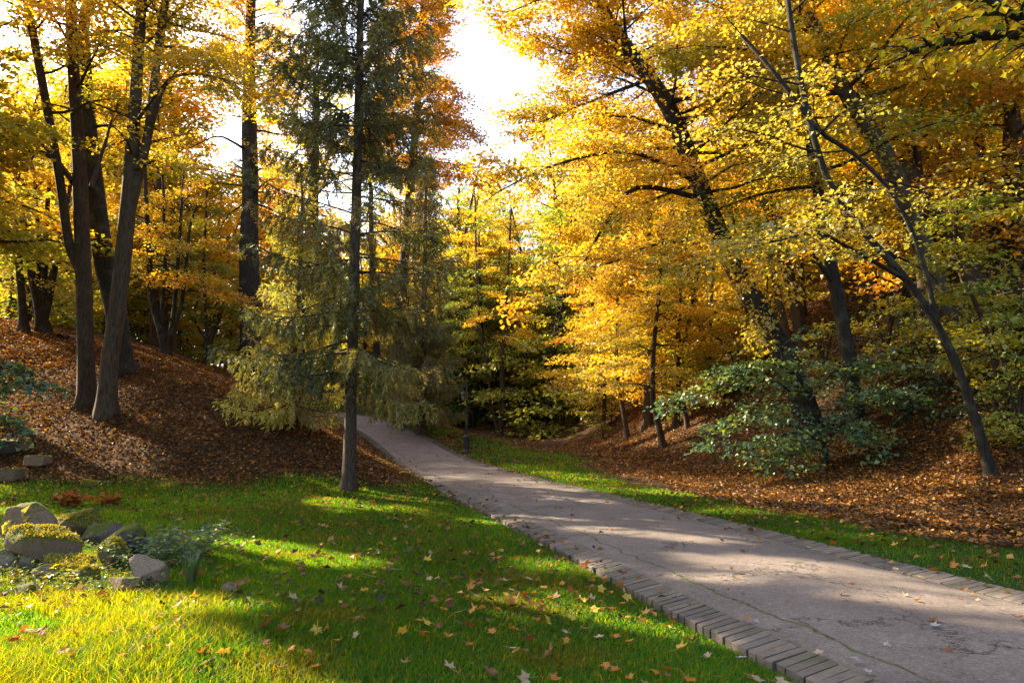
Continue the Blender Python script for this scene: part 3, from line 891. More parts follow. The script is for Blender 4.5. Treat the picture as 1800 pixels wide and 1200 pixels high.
# low blue-green branches of a young linden in front of the slope
def low_linden():
    base = ground(1455, 815)
    Y = base[1]
    pts = np.array([at(1455, 800, Y) - base, at(1440, 745, Y) - base, at(1410, 690, Y) - base, at(1380, 650, Y + .3) - base, at(1370, 600, Y + .5) - base])
    pts[0] = (0, 0, -.15)
    rr = np.linspace(.07, .02, 5)
    limbs = [([at(u, v, Y + o) - base for u, v, o in l], .035, .008) for l in (
        [(1445, 770, 0), (1380, 680, -.3), (1310, 670, -.6), (1240, 690, -.8), (1185, 718, -.9)],
        [(1440, 750, 0), (1370, 715, -.5), (1300, 740, -.9), (1260, 770, -1.1)],
        [(1450, 780, 0), (1410, 760, -.8), (1360, 770, -1.2), (1320, 790, -1.4)],
        [(1440, 750, 0), (1490, 700, -.4), (1540, 690, -.6), (1580, 700, -.6)],
        [(1450, 780, 0), (1480, 745, -.9), (1510, 760, -1.2), (1530, 790, -1.4)],
        [(1430, 730, 0), (1400, 660, -.2), (1350, 640, -.3), (1290, 655, -.4)],
        [(1420, 710, 0), (1470, 650, .3), (1530, 640, .6), (1570, 645, .8)],
        [(1450, 790, 0), (1410, 790, -.9), (1380, 815, -1.3)])]
    wood, leaves = grow([(pts, rr)], nb=16, t0=.3, L=(1.2, 2.4), elev=(25, -5), droop=.12, pal=BLUEG, pal2=GREEN, leaf=.115, per_m=19, sub=.36, limbs=limbs, wr=.95, flat_=.20)
    tree_obj('linden_sapling', base, 'spreading sapling with blue-green leaves in low tiers over the leaf litter', 'sapling', None, wood, leaves, M_BARK_DARK, M_GREENLEAF)
low_linden()

# ------------------------------------------------------------------ spruces
def spruce_mesh(h, r0, z0, Lb, pal, pal2, seed_whorls=.42, per=34, hang=.5, needle=.15, dens=1.0, origin=None, osc=1.0):
    wood = Geo(); LP, LD, LN, LC = [], [], [], []
    zz = np.linspace(-.25, h, 26)
    px = np.cumsum(R.normal(0, .012, 26)); py = np.cumsum(R.normal(0, .012, 26))
    px -= px[1]; py -= py[1]
    tr = r0 * (1 - np.clip(zz / h, 0, 1)) ** .85 + .02
    tr[0] = r0 * 1.35; tr[1] *= 1.02
    V, F = tube(resample(np.stack([px, py, zz], -1), 70), np.interp(np.linspace(0, 1, 70), np.linspace(0, 1, 26), tr), 16, wob=.02, roots=.5)
    wood.add(V, F)
    z = z0
    while z < h - .3:
        u = (z - z0) / (h - z0)
        nbr = R.integers(4, 7)
        a0 = R.random() * 6.28
        for b in range(nbr):
            if R.random() > dens: continue
            a = a0 + b * 6.283 / nbr + R.normal(0, .25)
            ln = Lb * (1 - u) ** .75 * R.uniform(.55, 1.12) + .25
            e = rad(8 + 40 * u + R.normal(0, 8))
            d = np.array([math.cos(a) * math.cos(e), math.sin(a) * math.cos(e), math.sin(e)])
            ns = 7; pts = [np.array([np.interp(z, zz, px), np.interp(z, zz, py), z + R.normal(0, .08)])]
            dd = d
            for q in range(ns):
                dd = unit(dd + R.normal(0, .05, 3) + np.array([0, 0, -.17 + .075 * q]))
                pts.append(pts[-1] + dd * ln / ns)
            pts = np.array(pts)
            V, F = tube(pts, np.linspace(.028 * (1 - .6 * u), .006, ns + 1), 4); wood.add(V, F)
            nt = max(4, int(ln / .085))
            base = pick(pal if R.random() < .7 else pal2, 1)[0]
            for q in range(nt):
                v = .12 + .88 * (q + R.random()) / nt
                s = v * ns; i = min(int(s), ns - 1); f = s - i
                p0 = pts[i] * (1 - f) + pts[i + 1] * f
                bd = unit(pts[i + 1] - pts[i])
                sd = rotz(bd, (1 if q % 2 else -1) * R.uniform(.5, 1.2))
                tl = R.uniform(.3, 1.0) * hang * (1.2 - .5 * v) + .12
                k = 5
                tp = [p0]; td = unit(sd + np.array([0, 0, -.1]))
                for w in range(k):
                    td = unit(td + np.array([0, 0, -.42]) + R.normal(0, .1, 3))
                    tp.append(tp[-1] + td * tl / k)
                tp = np.array(tp)
                if origin is not None and tp[0, 2] > 4.2 and R.random() < .93 and lit_here(tp[[0, 3, 5]] * osc + origin[None]).any(): continue
                if q % 2 == 0:
                    V, F = tube(tp[[0, 2, 5]], [.006, .004, .002], 3); wood.add(V, F)
                m = max(5, int(per * tl * R.uniform(.6, 1.3)))
                w = R.random(m) * k; wi = np.minimum(w.astype(int), k - 1); wf = (w - wi)[:, None]
                pp = tp[wi] * (1 - wf) + tp[wi + 1] * wf + R.normal(0, .02, (m, 3))
                dirs = unit(unit(tp[wi + 1] - tp[wi]) + R.normal(0, .55, (m, 3)))
                LP.append(pp); LD.append(dirs); LN.append(unit(R.normal(0, 1, (m, 3))))
                LC.append((.7 * base[None] + .3 * pick(pal, m)) * R.uniform(.75, 1.2))
        z += seed_whorls * R.uniform(.6, 1.3)
    P, D, Nn, C = (np.concatenate(a) for a in (LP, LD, LN, LC))
    V, F, C = kites(P, D, Nn, needle * R.uniform(.6, 1.3, len(P)), C, wr=.24, fold=.03, jit=.16)
    return wood.mesh('trunk', M_BARK_SPRUCE, smooth=True), np_mesh('crown', V, [F], M_NEEDLE, C)

SPR = [(.11, .12, .018), (.17, .16, .02), (.07, .09, .022), (.26, .22, .03)]
SPR_BROWN = [(.24, .17, .05), (.28, .20, .05), (.18, .15, .04)]
SPR_LIME = [(.44, .42, .07), (.52, .46, .08), (.32, .34, .06), (.36, .27, .10)]  # yellow-green, with sunlight painted in to brighten the young spruce
G_SPR = 'spruces'
def put_spruce(base, meshes, label, rz=0, sc=1.0, name='spruce_tree'):
    t = thing(name, tuple(base), label, 'spruce', G_SPR)
    t.rotation_euler.z = rz; t.scale = (sc, sc, sc)
    link('trunk', meshes[0], t); link('crown', meshes[1], t)
    return t
sp_a = spruce_mesh(21, .135, 2.7, 3.1, SPR, SPR_BROWN, per=90, hang=.62, dens=1, needle=.115, origin=ground(613, 862))
put_spruce(ground(613, 862), sp_a, 'tall spruce with a straight bare lower trunk where lawn meets leaf litter')
sp_b = spruce_mesh(20, .30, 1.2, 3.6, SPR, SPR_BROWN, per=75, hang=.7, dens=1, needle=.12, origin=ground(742, 762), osc=.78)
put_spruce(ground(742, 762), sp_b, 'dense dark spruce behind the tall one, over the mound beside the path', 0, .78)
put_spruce(ground(790, 745), sp_a, 'dark spruce on the mound behind the lamp post, lower than its neighbours', 4.0, .62)
sp_c = spruce_mesh(8.0, .09, .5, 1.75, SPR_LIME, SPR_LIME, seed_whorls=.34, per=46, hang=.5, dens=.85, origin=ground(512, 748))
put_spruce(ground(512, 748), sp_c, 'yellow-green young spruce with drooping sprays at the end of the leafy bank', 1.0, 1.0)

# ------------------------------------------------------------------ woodland trees further off, copied from a few grown kinds
def lib_tree(pal, pal2, h, r0, nb, L, t0=.2, stems=1, leaf=.18, per_m=36, lean=0.06, bark=None, wr=.85):
    st = []
    for s in range(stems):
        a = R.random() * 6.28
        k = (lean if stems == 1 else .20) * h
        pts = [(0, 0, -.4), (0, 0, 0), (math.cos(a) * k * .25, math.sin(a) * k * .25, h * .33), (math.cos(a) * k * .6 + R.normal(0, .2), math.sin(a) * k * .6, h * .66),
               (math.cos(a) * k, math.sin(a) * k, h)]
        st.append((np.array(pts), flare(None, r0 * (1 if s == 0 else .7), .04)))
    wood, lv = grow(st, nb=nb, t0=t0, L=L, elev=(45, -3), pal=pal, pal2=pal2, leaf=leaf, per_m=per_m, sub=.5, wr=wr, flat_=.42, low=YGREEN if h > 5 else None)
    V, F, C = lv
    return wood.mesh('trunk', bark or M_BARK, smooth=True), np_mesh('crown', V, [F], M_LEAFV, C)

LIB = {
    'gold': [lib_tree(GOLD, AMBER, 16, .24, 50, (2.6, 5.0), .22), lib_tree(GOLD, YGREEN, 14, .18, 44, (2.2, 4.4), .15, stems=2), lib_tree(GOLD, ORANGE, 18, .28, 54, (2.8, 5.2), .25, bark=M_BARK_PALE)],
    'orange': [lib_tree(ORANGE, GOLD, 15, .22, 50, (2.6, 4.8), .18), lib_tree(ORANGE, RUST, 17, .26, 52, (2.6, 5.0), .24, bark=M_BARK_PALE)],
    'lime': [lib_tree(YGREEN, GOLD, 14, .20, 48, (2.4, 4.6), .15), lib_tree(YGREEN, GREEN, 12, .15, 44, (2.0, 4.2), .1, stems=3)],
    'green': [lib_tree(GREEN, YGREEN, 11, .16, 46, (2.2, 4.4), .08, stems=2, bark=M_BARK_DARK)],
}
BUSH = [lib_tree(GREEN, YGREEN, 2.6, .04, 26, (.9, 1.8), .02, stems=4, leaf=.13, per_m=26),
        lib_tree(YGREEN, GOLD, 2.2, .035, 24, (.8, 1.6), .02, stems=4, leaf=.13, per_m=26),
        lib_tree(OLIVE, GREEN, 1.8, .03, 22, (.7, 1.4), .02, stems=5, leaf=.12, per_m=26)]
KINDTXT = {'gold': 'gold-leaved', 'orange': 'orange-leaved', 'lime': 'yellow-green', 'green': 'deep green'}
def put(meshes, name, base, rz, sc, label, cat, group):
    t = thing(name, tuple(base), label, cat, group)
    t.rotation_euler.z = rz; t.scale = (sc, sc, sc * R.uniform(.92, 1.08))
    link('trunk', meshes[0], t); link('crown', meshes[1], t)
    return t

placed = []
def corridor(x, y): return 46 < y < 70 and (-6 < (x - 1) * .56 + (y - 46) * .83 < 11 or abs((x + 9) * .56 + (y - 45.5) * .83) < 3) or (y > 30 and x < 0 and abs((x - 9) * .56 + (y - 18) * .83) < 3)
def scatter(n, xr, yr, ok, kinds, zone, group, gap=3.0, sc=(.85, 1.25)):
    c = tries = 0
    while c < n and tries < n * 60:
        tries += 1
        x, y = R.uniform(*xr), R.uniform(*yr)
        if not ok(x, y) or any((x - a) ** 2 + (y - b) ** 2 < gap * gap for a, b in placed): continue
        kd = kinds[R.integers(len(kinds))]
        me = LIB[kd][R.integers(len(LIB[kd]))]
        s = R.uniform(*sc)
        u = 900 + FPX * x / y
        z = hz(x, y)
        if 640 < u < 1060:                      # the open strip of sky over the valley stays open
            lim = 1.6 + y * ((745 - np.interp(u, [640, 740, 800, 850, 900, 960, 1060], [0, 200, 260, 300, 290, 240, 60])) / FPX)
            hh = max(v.co.z for v in me[0].vertices) + 1
            s = min(s, max(.45, (lim - z) / hh))
        placed.append((x, y))
        put(me, 'woodland_tree', (x, y, z - .05), R.uniform(0, 6.28), s, f'{KINDTXT[kd]} tree in the wood {zone}', 'tree', group)
        c += 1

scatter(58, (-50, -7), (38, 92), lambda x, y: side_of(x, y) < -4 and not corridor(x, y) and 900 + FPX * x / y > -20 and (y > 52 or R.random() < .45) and not (y < 52 and 300 < 900 + FPX * x / y < 530),
        ['gold', 'gold', 'lime', 'lime', 'gold'], 'behind the crest of the leafy bank', 'woodland behind the bank', sc=(1.0, 1.4))
scatter(50, (-26, 16), (50, 100), lambda x, y: abs(side_of(x, y)) > 4 and not corridor(x, y), ['lime', 'gold', 'green'], 'closing off the far end of the valley', 'woodland at the valley end', sc=(1.0, 1.75), gap=2.6)
scatter(16, (2, 16), (34, 52), lambda x, y: x > np.interp(y, *RF) + .8, ['gold', 'lime', 'gold', 'orange'], 'low on the sunny slope at the valley end', 'woodland low on the slope', gap=2.6, sc=(.55, 1.0))
scatter(66, (8, 60), (24, 90), lambda x, y: x > np.interp(y, *RF) + 4.5 and 900 + FPX * x / y < 2000 and 900 + FPX * x / y > 960,
        ['gold', 'gold', 'orange', 'gold', 'lime', 'gold', 'lime'], 'up the slope across the valley', 'woodland on the slope', gap=3.2)
scatter(54, (-62, -5), (50, 98), lambda x, y: side_of(x, y) < -4 and not corridor(x, y) and -60 < 900 + FPX * x / y < 740,
        ['gold', 'lime', 'gold', 'orange', 'lime'], 'deep behind the leafy bank', 'deep woodland behind the bank', gap=2.6, sc=(.95, 1.3))
scatter(34, (-30, 18), (71, 106), lambda x, y: abs(side_of(x, y)) > 4 and 640 < 900 + FPX * x / y < 1100, ['lime', 'gold', 'lime'],
        'closing off the far end of the valley', 'woodland at the valley end', gap=2.0, sc=(1.2, 1.9))
for u in range(60, 550, 16):                   # the edge of that wood, one tree behind the other along the crest
    y = R.uniform(60, 74); x = (u - 900) * y / FPX
    kd = ['lime', 'gold', 'lime', 'gold', 'orange'][R.integers(5)]
    placed.append((x, y))
    put(LIB[kd][R.integers(len(LIB[kd]))], 'woodland_tree', (x, y, hz(x, y) - .05), R.uniform(0, 6.28), R.uniform(.95, 1.3), f'{KINDTXT[kd]} tree in the wood deep behind the leafy bank', 'tree', 'deep woodland behind the bank')
# pale larch-like tip against the sky
def ok_bush(x, y):
    return abs(side_of(x, y)) > 3
def bushes(pts, zone, group):
    for (u, v, s) in pts:
        b = ground(u, v)
        k = R.integers(len(BUSH))
        put(BUSH[k], 'shrub', b - np.array([0, 0, .05]), R.uniform(0, 6.28), s, ('dense green shrub', 'yellow-green shrub', 'low olive shrub')[k] + ' ' + zone, 'shrub', group)
bushes([(905, 768, .8), (945, 770, .5), (990, 752, 1.0), (1040, 750, 1.1), (930, 742, 1.3), (1075, 745, .9), (850, 752, .5), (1010, 768, .35), (1060, 772, .4)], 'on the floor of the valley behind the lamp', 'shrubs on the valley floor')
bushes([(1770, 770, .6), (1796, 770, .7), (1740, 640, .9), (1640, 640, .8), (1560, 640, 1.0), (1785, 600, 1.2), (1300, 690, .9), (1260, 700, .8), (1340, 640, 1.1), (1450, 655, 1.0)], 'on the slope across the path', 'shrubs on the slope')
bushes([(575, 715, .5), (835, 745, .5), (780, 740, .4), (690, 738, .35)], 'beside the head of the path', 'shrubs at the path head')
for q in range(26):
    x = R.uniform(-40, -9); y = R.uniform(36, 62)
    if side_of(x, y) > -4: continue
    k = R.integers(3)
    put(BUSH[k], 'shrub', (x, y, hz(x, y) - .05), R.uniform(0, 6.28), R.uniform(.9, 1.9), ('dense green shrub', 'yellow-green shrub', 'low olive shrub')[k] + ' in the wood behind the crest of the leafy bank', 'shrub', 'shrubs behind the bank')

# trees added beside the lawn, trunks out of view, so their crowns shade it
for (x, y, h, kd) in ((-17.5, 13.5, 15, YGREEN), (-21, 21.6, 17, AMBER), (-24, 13, 16, GOLD), (-14.5, 9.0, 12, YGREEN), (-27, 26, 18, GOLD), (-18.5, 18.9, 15, AMBER), (-19, 8, 14, YGREEN), (-30, 16, 20, GOLD), (-22.5, 26.5, 15, AMBER), (-18, 21.5, 13, YGREEN), (-17.5, 18.3, 17, GOLD), (-21, 15.5, 18, AMBER), (-15.5, 16.2, 15, GOLD)):
    z = hz(x, y)
    a = R.random() * 6.28
    pts = np.array([(0, 0, -.3), (0, 0, 0), (.2 * math.cos(a), .2 * math.sin(a), h * .4), (.5 * math.cos(a), .5 * math.sin(a), h)])
    wood, lv = grow([(pts, flare(None, .28, .06))], nb=56, t0=.48, L=(3.2, 5.6), elev=(40, 6), pal=kd, pal2=GOLD, leaf=.17, per_m=40, cull=True, origin=(x, y, z))
    tree_obj('maple_tree', (x, y, z), 'broad maple added beside the lawn for shade, outside the bank with the two grey trunks', 'tree', 'shade trees added beside the lawn', wood, lv, M_BARK, M_LEAF)

# ------------------------------------------------------------------ grass
def grass_field():
    out = []
    def region(n, xr, yr, hgt, wid):
        x = R.uniform(*xr, n); y = R.uniform(*yr, n)
        s = side_of(x, y)
        ok = (np.abs(s) > 1.665) & (R.random(n) > litter_mask(x, y) * 1.02)
        u = 900 + FPX * x / np.maximum(y, .5)
        ok &= (u > -160) & (u < 1960)
        # mown edge: shorter beside the kerb
        x, y, s = x[ok], y[ok], s[ok]
        hh = hgt * R.uniform(.55, 1.25, len(x)) * (0.75 + .5 * np.clip(np.sin(x * 1.3 + 2 * np.sin(y * .8)) * .5 + .5, 0, 1))
        hh *= .45 + .55 * sstep(1.66, 2.2, np.abs(s))
        out.append((x, y, hh, wid * R.uniform(.7, 1.3, len(x))))
    region(150000, (-4.6, 4.2), (2.6, 5.6), .085, .0055)
    region(190000, (-7.4, 4.0), (5.6, 9.5), .075, .008)
    region(170000, (-12, 5.5), (9.5, 14), .07, .012)
    region(120000, (-16, 6.5), (14, 20), .07, .018)
    region(60000, (2, 12), (5, 11), .065, .008)
    region(90000, (-6, 9), (20, 46), .075, .035)
    # longer tufts beside the stones and in the sunlit near corner
    n = 52000
    x = R.uniform(-5.5, .4, n); y = R.uniform(2.6, 6.8, n)
    k = (np.sin(x * 2.1 + 1) + np.sin(y * 2.7 + x) > -.6) & (y < 5.2 - .75 * x - 1.3 * (x + 3) * (x > -3)) & (R.random(n) < .8)
    out.append((x[k], y[k], R.uniform(.07, .17, k.sum()), R.uniform(.0035, .006, k.sum())))
    ntuft = int(k.sum())
    x, y, h, w = (np.concatenate(a) for a in zip(*out))
    n = len(x)
    z = H(x, y) - .012
    a = R.uniform(0, 6.283, n)
    lean = R.normal(0, .34, (n, 2)) + np.array([.12, -.05])
    tip = np.stack([lean[:, 0], lean[:, 1], np.ones(n)], -1)
    side = np.stack([np.cos(a), np.sin(a), np.zeros(n)], -1)
    P = np.stack([x, y, z], -1)
    m = P + tip * (h * .55)[:, None] * np.array([.55, .55, 1.0])
    t = P + tip * h[:, None] * np.array([1.25, 1.25, .92])
    w = w[:, None]
    V = np.stack([P - side * w * .5, P + side * w * .5, m + side * w * .42, m - side * w * .42, t], 1).reshape(-1, 3)
    b = np.arange(n)[:, None] * 5
    pal = np.array([(.020, .105, .010), (.026, .125, .010), (.042, .14, .010), (.015, .085, .009), (.10, .15, .012), (.18, .17, .04)])
    c = pal[R.choice(6, n, p=[.3, .28, .22, .12, .06, .02])]
    patch = np.clip(.5 + .5 * np.sin(x * .8 + 1.7 * np.sin(y * .6)), 0, 1)[:, None]
    worn = np.clip(np.sin(x * 2.3 + 1.9 * np.sin(y * 1.7)) * np.sin(y * 2.6 + x) - .35, 0, 1)[:, None]
    c = c * (1 - .5 * worn) + np.array([(.09, .085, .02)]) * .5 * worn
    c = c * (.78 + .4 * patch) * R.uniform(.8, 1.2, (n, 1))
    dry = (np.arange(n) >= n - ntuft)[:, None]
    c = np.where(dry, np.array([(.070, .135, .008)]) * R.uniform(.7, 1.5, (n, 1)), c)
    me = np_mesh('grass', V, [b + np.array([[0, 1, 2, 3]]), b + np.array([[3, 2, 4]])], M_GRASS, np.repeat(c, 5, 0))
    tag(link('grass', me), kind='stuff')
grass_field()

# ------------------------------------------------------------------ fallen leaves
DEAD = [(.25, .10, .022), (.36, .155, .028), (.13, .062, .022), (.42, .24, .08), (.07, .04, .022), (.58, .29, .03)]
def litter_field():
    PP = []
    def region(n, xr, yr, thr=.3):
        x = R.uniform(*xr, n); y = R.uniform(*yr, n)
        m = litter_mask(x, y)
        u = 900 + FPX * x / np.maximum(y, .5)
        dr = .5 + .5 * np.sin(x * .9 + 2.2 * np.sin(y * .55)) * np.sin(y * 1.3 + 1.5 * np.sin(x * .7))
        ok = (R.random(n) < m * (.45 + .55 * dr)) & (np.abs(side_of(x, y)) > 1.75) & (u > -150) & (u < 1950)
        PP.append(np.stack([x[ok], y[ok]], -1))
    region(230000, (-26, -1), (16, 37))
    region(200000, (4, 17), (7, 24))
    region(130000, (0, 26), (22, 46))
    region(26000, (-12, 2), (33, 50))
    p = np.concatenate(PP)
    # scattered ones over grass and along the kerbs
    n = 17000
    x = R.uniform(-15, 10, n); y = 6.2 + 34 * R.random(n) ** 1.25
    ok = (np.abs(side_of(x, y)) > 1.45) & (R.random(n) > .25)
    p = np.concatenate([p, np.stack([x[ok], y[ok]], -1)])
    k = 700
    y = 9 + 37 * R.random(k) ** .8; sgn = np.where(R.random(k) < .55, 1, -1)
    off = 1.45 + np.abs(R.normal(0, .22, k))
    nr = path_frame(y)
    p = np.concatenate([p, np.stack([pxc(y) + nr[:, 0] * sgn * off, y + nr[:, 1] * sgn * off], -1)])
    # a thinner scatter on the asphalt
    k = 220
    y = R.uniform(9, 46, k); off = R.uniform(-1.4, 1.4, k); nr = path_frame(y)
    q = np.stack([pxc(y) + nr[:, 0] * off, y + nr[:, 1] * off], -1)
    n = len(p)
    z = H(p[:, 0], p[:, 1]) + R.uniform(.005, .05, n) + .045 * (litter_mask(p[:, 0], p[:, 1]) < .3)
    zq = pzc(q[:, 1]) + .065 + R.uniform(0, .01, k)
    onk = (np.abs(side_of(p[:, 0], p[:, 1])) < 1.72)
    z[onk] = pzc(p[onk, 1]) + np.where(side_of(p[onk, 0], p[onk, 1]) < 0, .03, .065)
    P = np.concatenate([np.column_stack([p, z]), np.column_stack([q, zq])])
    n = len(P)
    a = R.uniform(0, 6.283, n)
    D = np.stack([np.cos(a), np.sin(a), R.normal(0, .28, n)], -1)
    Nn = unit(np.array([0, 0, 1.0])[None] + R.normal(0, .42, (n, 3)))
    c = np.array(DEAD)[R.choice(6, n, p=[.28, .20, .22, .09, .18, .03])]
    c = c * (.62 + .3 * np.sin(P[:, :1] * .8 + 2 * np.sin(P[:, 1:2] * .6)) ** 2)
    s = R.uniform(.045, .11, n) * np.where(P[:, 1] > 26, 1.25, 1.0)
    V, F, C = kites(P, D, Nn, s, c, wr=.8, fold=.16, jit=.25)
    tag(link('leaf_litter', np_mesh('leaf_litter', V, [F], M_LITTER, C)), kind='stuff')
litter_field()

def maple_leaf(curl, cup, seed):
    """a flat five-lobed leaf, curled along and across, with its stalk"""
    r = np.random.default_rng(seed)
    ang = np.array([-150, -128, -100, -72, -58, -36, -20, -8, 0, 8, 20, 36, 58, 72, 100, 128, 150])
    rd_ = np.array([.30, .52, .40, .56, .78, .52, .55, .80, 1.0, .80, .55, .52, .78, .56, .40, .52, .30])
    a = np.radians(ang + r.normal(0, 3, len(ang))); q = rd_ * (1 + r.normal(0, .06, len(ang)))
    ring = np.stack([np.sin(a) * q, np.cos(a) * q], -1)
    inner = ring * .5
    xy = np.vstack([[0, 0], inner, ring])
    z = cup * (xy ** 2).sum(1) + curl * xy[:, 1] * np.abs(xy[:, 1]) + .18 * curl * np.sin(xy[:, 0] * 5 + seed) + r.normal(0, .02, len(xy))
    V = np.column_stack([xy, z]) * .062
    m = len(ang)
    T, Q = [], []
    for i in range(m - 1):
        T.append((0, 1 + i + 1, 1 + i)); Q.append((1 + i, 2 + i, m + 2 + i, m + 1 + i))
    T.append((0, 1, m))
    # stalk
    b = len(V)
    st = np.array([(0, 0, 0), (.05, -.6, .05 + .2 * curl), (.12, -1.1, .1)]) * .062
    SV, SF = tube(st, [.0016, .0013, .001], 3)
    V = np.vstack([V, SV])
    C = np.ones((len(V), 3))
    C[1 + m:1 + 2 * m] *= .82
    C[0] *= .75
    return V, [np.array(T), np.vstack([np.array(Q), SF + b])], C

LEAF_TONES = {'orange': (.46, .18, .03), 'brown': (.22, .095, .035), 'yellow': (.58, .38, .05), 'pale': (.48, .34, .20), 'red-brown': (.32, .09, .025), 'silver': (.40, .37, .34)}
LEAF_ME = {}
for tn, tc in LEAF_TONES.items():
    LEAF_ME[tn] = []
    for q in range(4):
        V, Fs, C = maple_leaf([.05, .45, -.35, .25][q], [.1, .25, .5, -.3][q], q * 7 + len(tn))
        LEAF_ME[tn].append(np_mesh('fallen_leaf', V, Fs, M_LITTER, C * np.array(tc)[None]))
def put_leaf(p, tone, where, sc, tilt=.25, idx=None):
    o = link('fallen_leaf', LEAF_ME[tone][R.integers(4) if idx is None else idx])
    o.location = p
    o.rotation_euler = (R.normal(0, tilt), R.normal(0, tilt), R.uniform(0, 6.28))
    o.scale = (sc, sc, sc)
    tag(o, f'{tone} fallen maple leaf lying on the {where}', 'fallen leaf', f'fallen maple leaves on the {where}')
cnt = 0
while cnt < 215:
    u = R.uniform(10, 1760); v = 880 + 320 * R.random() ** .8
    d = ray(u, v); t = -EYE[2] / d[2]; p = EYE + d * t
    s = float(side_of(p[0:1], p[1:2])[0])
    if abs(s) < 1.72 or litter_mask(p[0:1], p[1:2])[0] > .3: continue
    if u < 330 and 880 < v < 1050 and R.random() < .8: continue
    tone = ['orange', 'orange', 'brown', 'yellow', 'pale', 'red-brown', 'pale', 'orange'][R.integers(8)]
    put_leaf((p[0], p[1], hz(p[0], p[1]) + R.uniform(.055, .085)), tone, 'lawn', R.uniform(.75, 1.3), .38)
    cnt += 1
for (u, v, tone, sc) in ((1503, 1160, 'silver', .9), (1526, 1184, 'silver', .8), (1375, 1118, 'silver', 1.0), (1305, 1158, 'silver', 1.1), (1640, 1102, 'silver', 1.0), (1440, 1150, 'pale', 1.0),
                         (1315, 1087, 'orange', .9), (1328, 1094, 'silver', .7), (1307, 970, 'brown', 1.1), (1478, 1047, 'brown', .9), (1540, 1058, 'pale', .9), (1610, 1057, 'orange', .8), (1560, 1136, 'silver', .8),
                         (1790, 1087, 'brown', 1.3), (1640, 1093, 'brown', 1.0), (1500, 1028, 'brown', .8), (1224, 1022, 'silver', .8), (1395, 1001, 'silver', .9), (1574, 1001, 'pale', 1.0), (1613, 1015, 'pale', .9), (1462, 1000, 'brown', .8)):
    d = ray(u, v); t = (.05 - EYE[2]) / d[2]; p = EYE + d * t
    put_leaf((p[0], p[1], .065), tone, 'asphalt path', sc, .18)
while cnt < 270:
    y = R.uniform(4.5, 16); off = R.uniform(-1.35, 1.35)
    nr = path_frame(np.array([y]))[0]
    x = pxc(y) + nr[0] * off; y2 = y + nr[1] * off
    if 900 + FPX * x / y2 > 1800: continue
    put_leaf((x, y2, .066), ['brown', 'brown', 'orange', 'pale', 'red-brown', 'silver'][R.integers(6)], 'asphalt path', R.uniform(.5, .95), .2)
    cnt += 1

# ------------------------------------------------------------------ stones by the lawn
def stone_mesh(sx, sy, sz, seed, cuts=11, rough=.05):
    import bmesh
    r = np.random.default_rng(seed)
    bm = bmesh.new()
    bmesh.ops.create_icosphere(bm, subdivisions=5, radius=1)
    co = np.array([v.co[:] for v in bm.verts])
    for c in range(cuts):                        # flat broken faces
        n = unit(r.normal(0, 1, 3)); d = r.uniform(.40, .68)
        over = co @ n - d
        co = co - np.maximum(over, 0)[:, None] * n[None] * .96
    for f, a in ((2.2, .06), (5, .03), (11, .014), (23, .007)):
        ph = r.uniform(0, 6, 3)
        co = co * (1 + a * (rough / .035) * (np.sin(co[:, 0] * f + ph[0] + np.sin(co[:, 1] * f * .7)) * np.sin(co[:, 1] * f + ph[1]) + np.sin(co[:, 2] * f + ph[2] + co[:, 0] * f * .5) * .6))[:, None]
    co *= np.array([sx, sy, sz])
    for v, c in zip(bm.verts, co): v.co = c
    for f in bm.faces: f.smooth = True
    me = bpy.data.meshes.new('stone')
    bm.to_mesh(me); bm.free()
    return me
M_STONE = {'grey': rock_mat('grey_stone', (.17, .13, .095), (.32, .25, .18), .4), 'brown': rock_mat('brown_stone', (.17, .105, .06), (.30, .20, .12), .3),
           'pink': rock_mat('pink_granite', (.24, .155, .10), (.42, .29, .19), .06), 'mossy': rock_mat('mossy_stone', (.13, .085, .05), (.24, .16, .10), .62),
           'dark': rock_mat('dark_stone', (.045, .035, .03), (.11, .085, .07), .55)}
def stone(u, v, w, h, kind, label, seed, d=None, rot=(0, 0, 0), lift=0.0, name='stone'):
    """w,h in frame pixels; the base of the stone is at u,v"""
    b = ground(u, v)
    s = b[1] / FPX
    sx, sz = w * s / 2, h * s / 2
    sy = d if d else sx * .8
    me = stone_mesh(sx * 1.22, sy * 1.15, sz * 1.45, seed); me.materials.append(M_STONE[kind])
    o = link(name, me)
    if kind == 'mossy':                          # a fur of moss on the upper faces
        co = np.array([q.co[:] for q in me.vertices]); no = np.array([q.normal[:] for q in me.vertices])
        w = np.clip(no[:, 2] - .42 + .45 * np.sin(co[:, 0] * 17 + seed) * np.sin(co[:, 1] * 19), 0, 1)
        pk = R.choice(len(co), 2600, p=w / w.sum())
        P = co[pk] + R.normal(0, .008, (2600, 3)); D = unit(no[pk] + R.normal(0, .7, (2600, 3)))
        Vm, Fm, Cm = kites(P, D, unit(R.normal(0, 1, (2600, 3))), R.uniform(.014, .034, 2600), pick([(.36, .32, .02), (.44, .37, .025), (.24, .25, .02), (.15, .16, .02)], 2600), wr=.5)
        link('moss', np_mesh('moss', Vm, [Fm], M_GREENLEAF, Cm), o)
    o.location = (b[0], b[1] + sy * .5, b[2] + sz * .75 + lift)
    o.rotation_euler = rot
    tag(o, label, 'stone', 'stones heaped beside the lawn')
stone(68, 1000, 120, 62, 'mossy', 'long mossy slab with a squared end in the middle of the stone heap', 3, rot=(0, .08, .2), lift=.08)
stone(103, 965, 110, 58, 'mossy', 'rounded moss-covered stone behind the long mossy slab', 4, lift=.08)
stone(30, 985, 95, 80, 'brown', 'large brown stone under the bent yellow stalk', 5, rot=(.1, .2, .3), lift=.05)
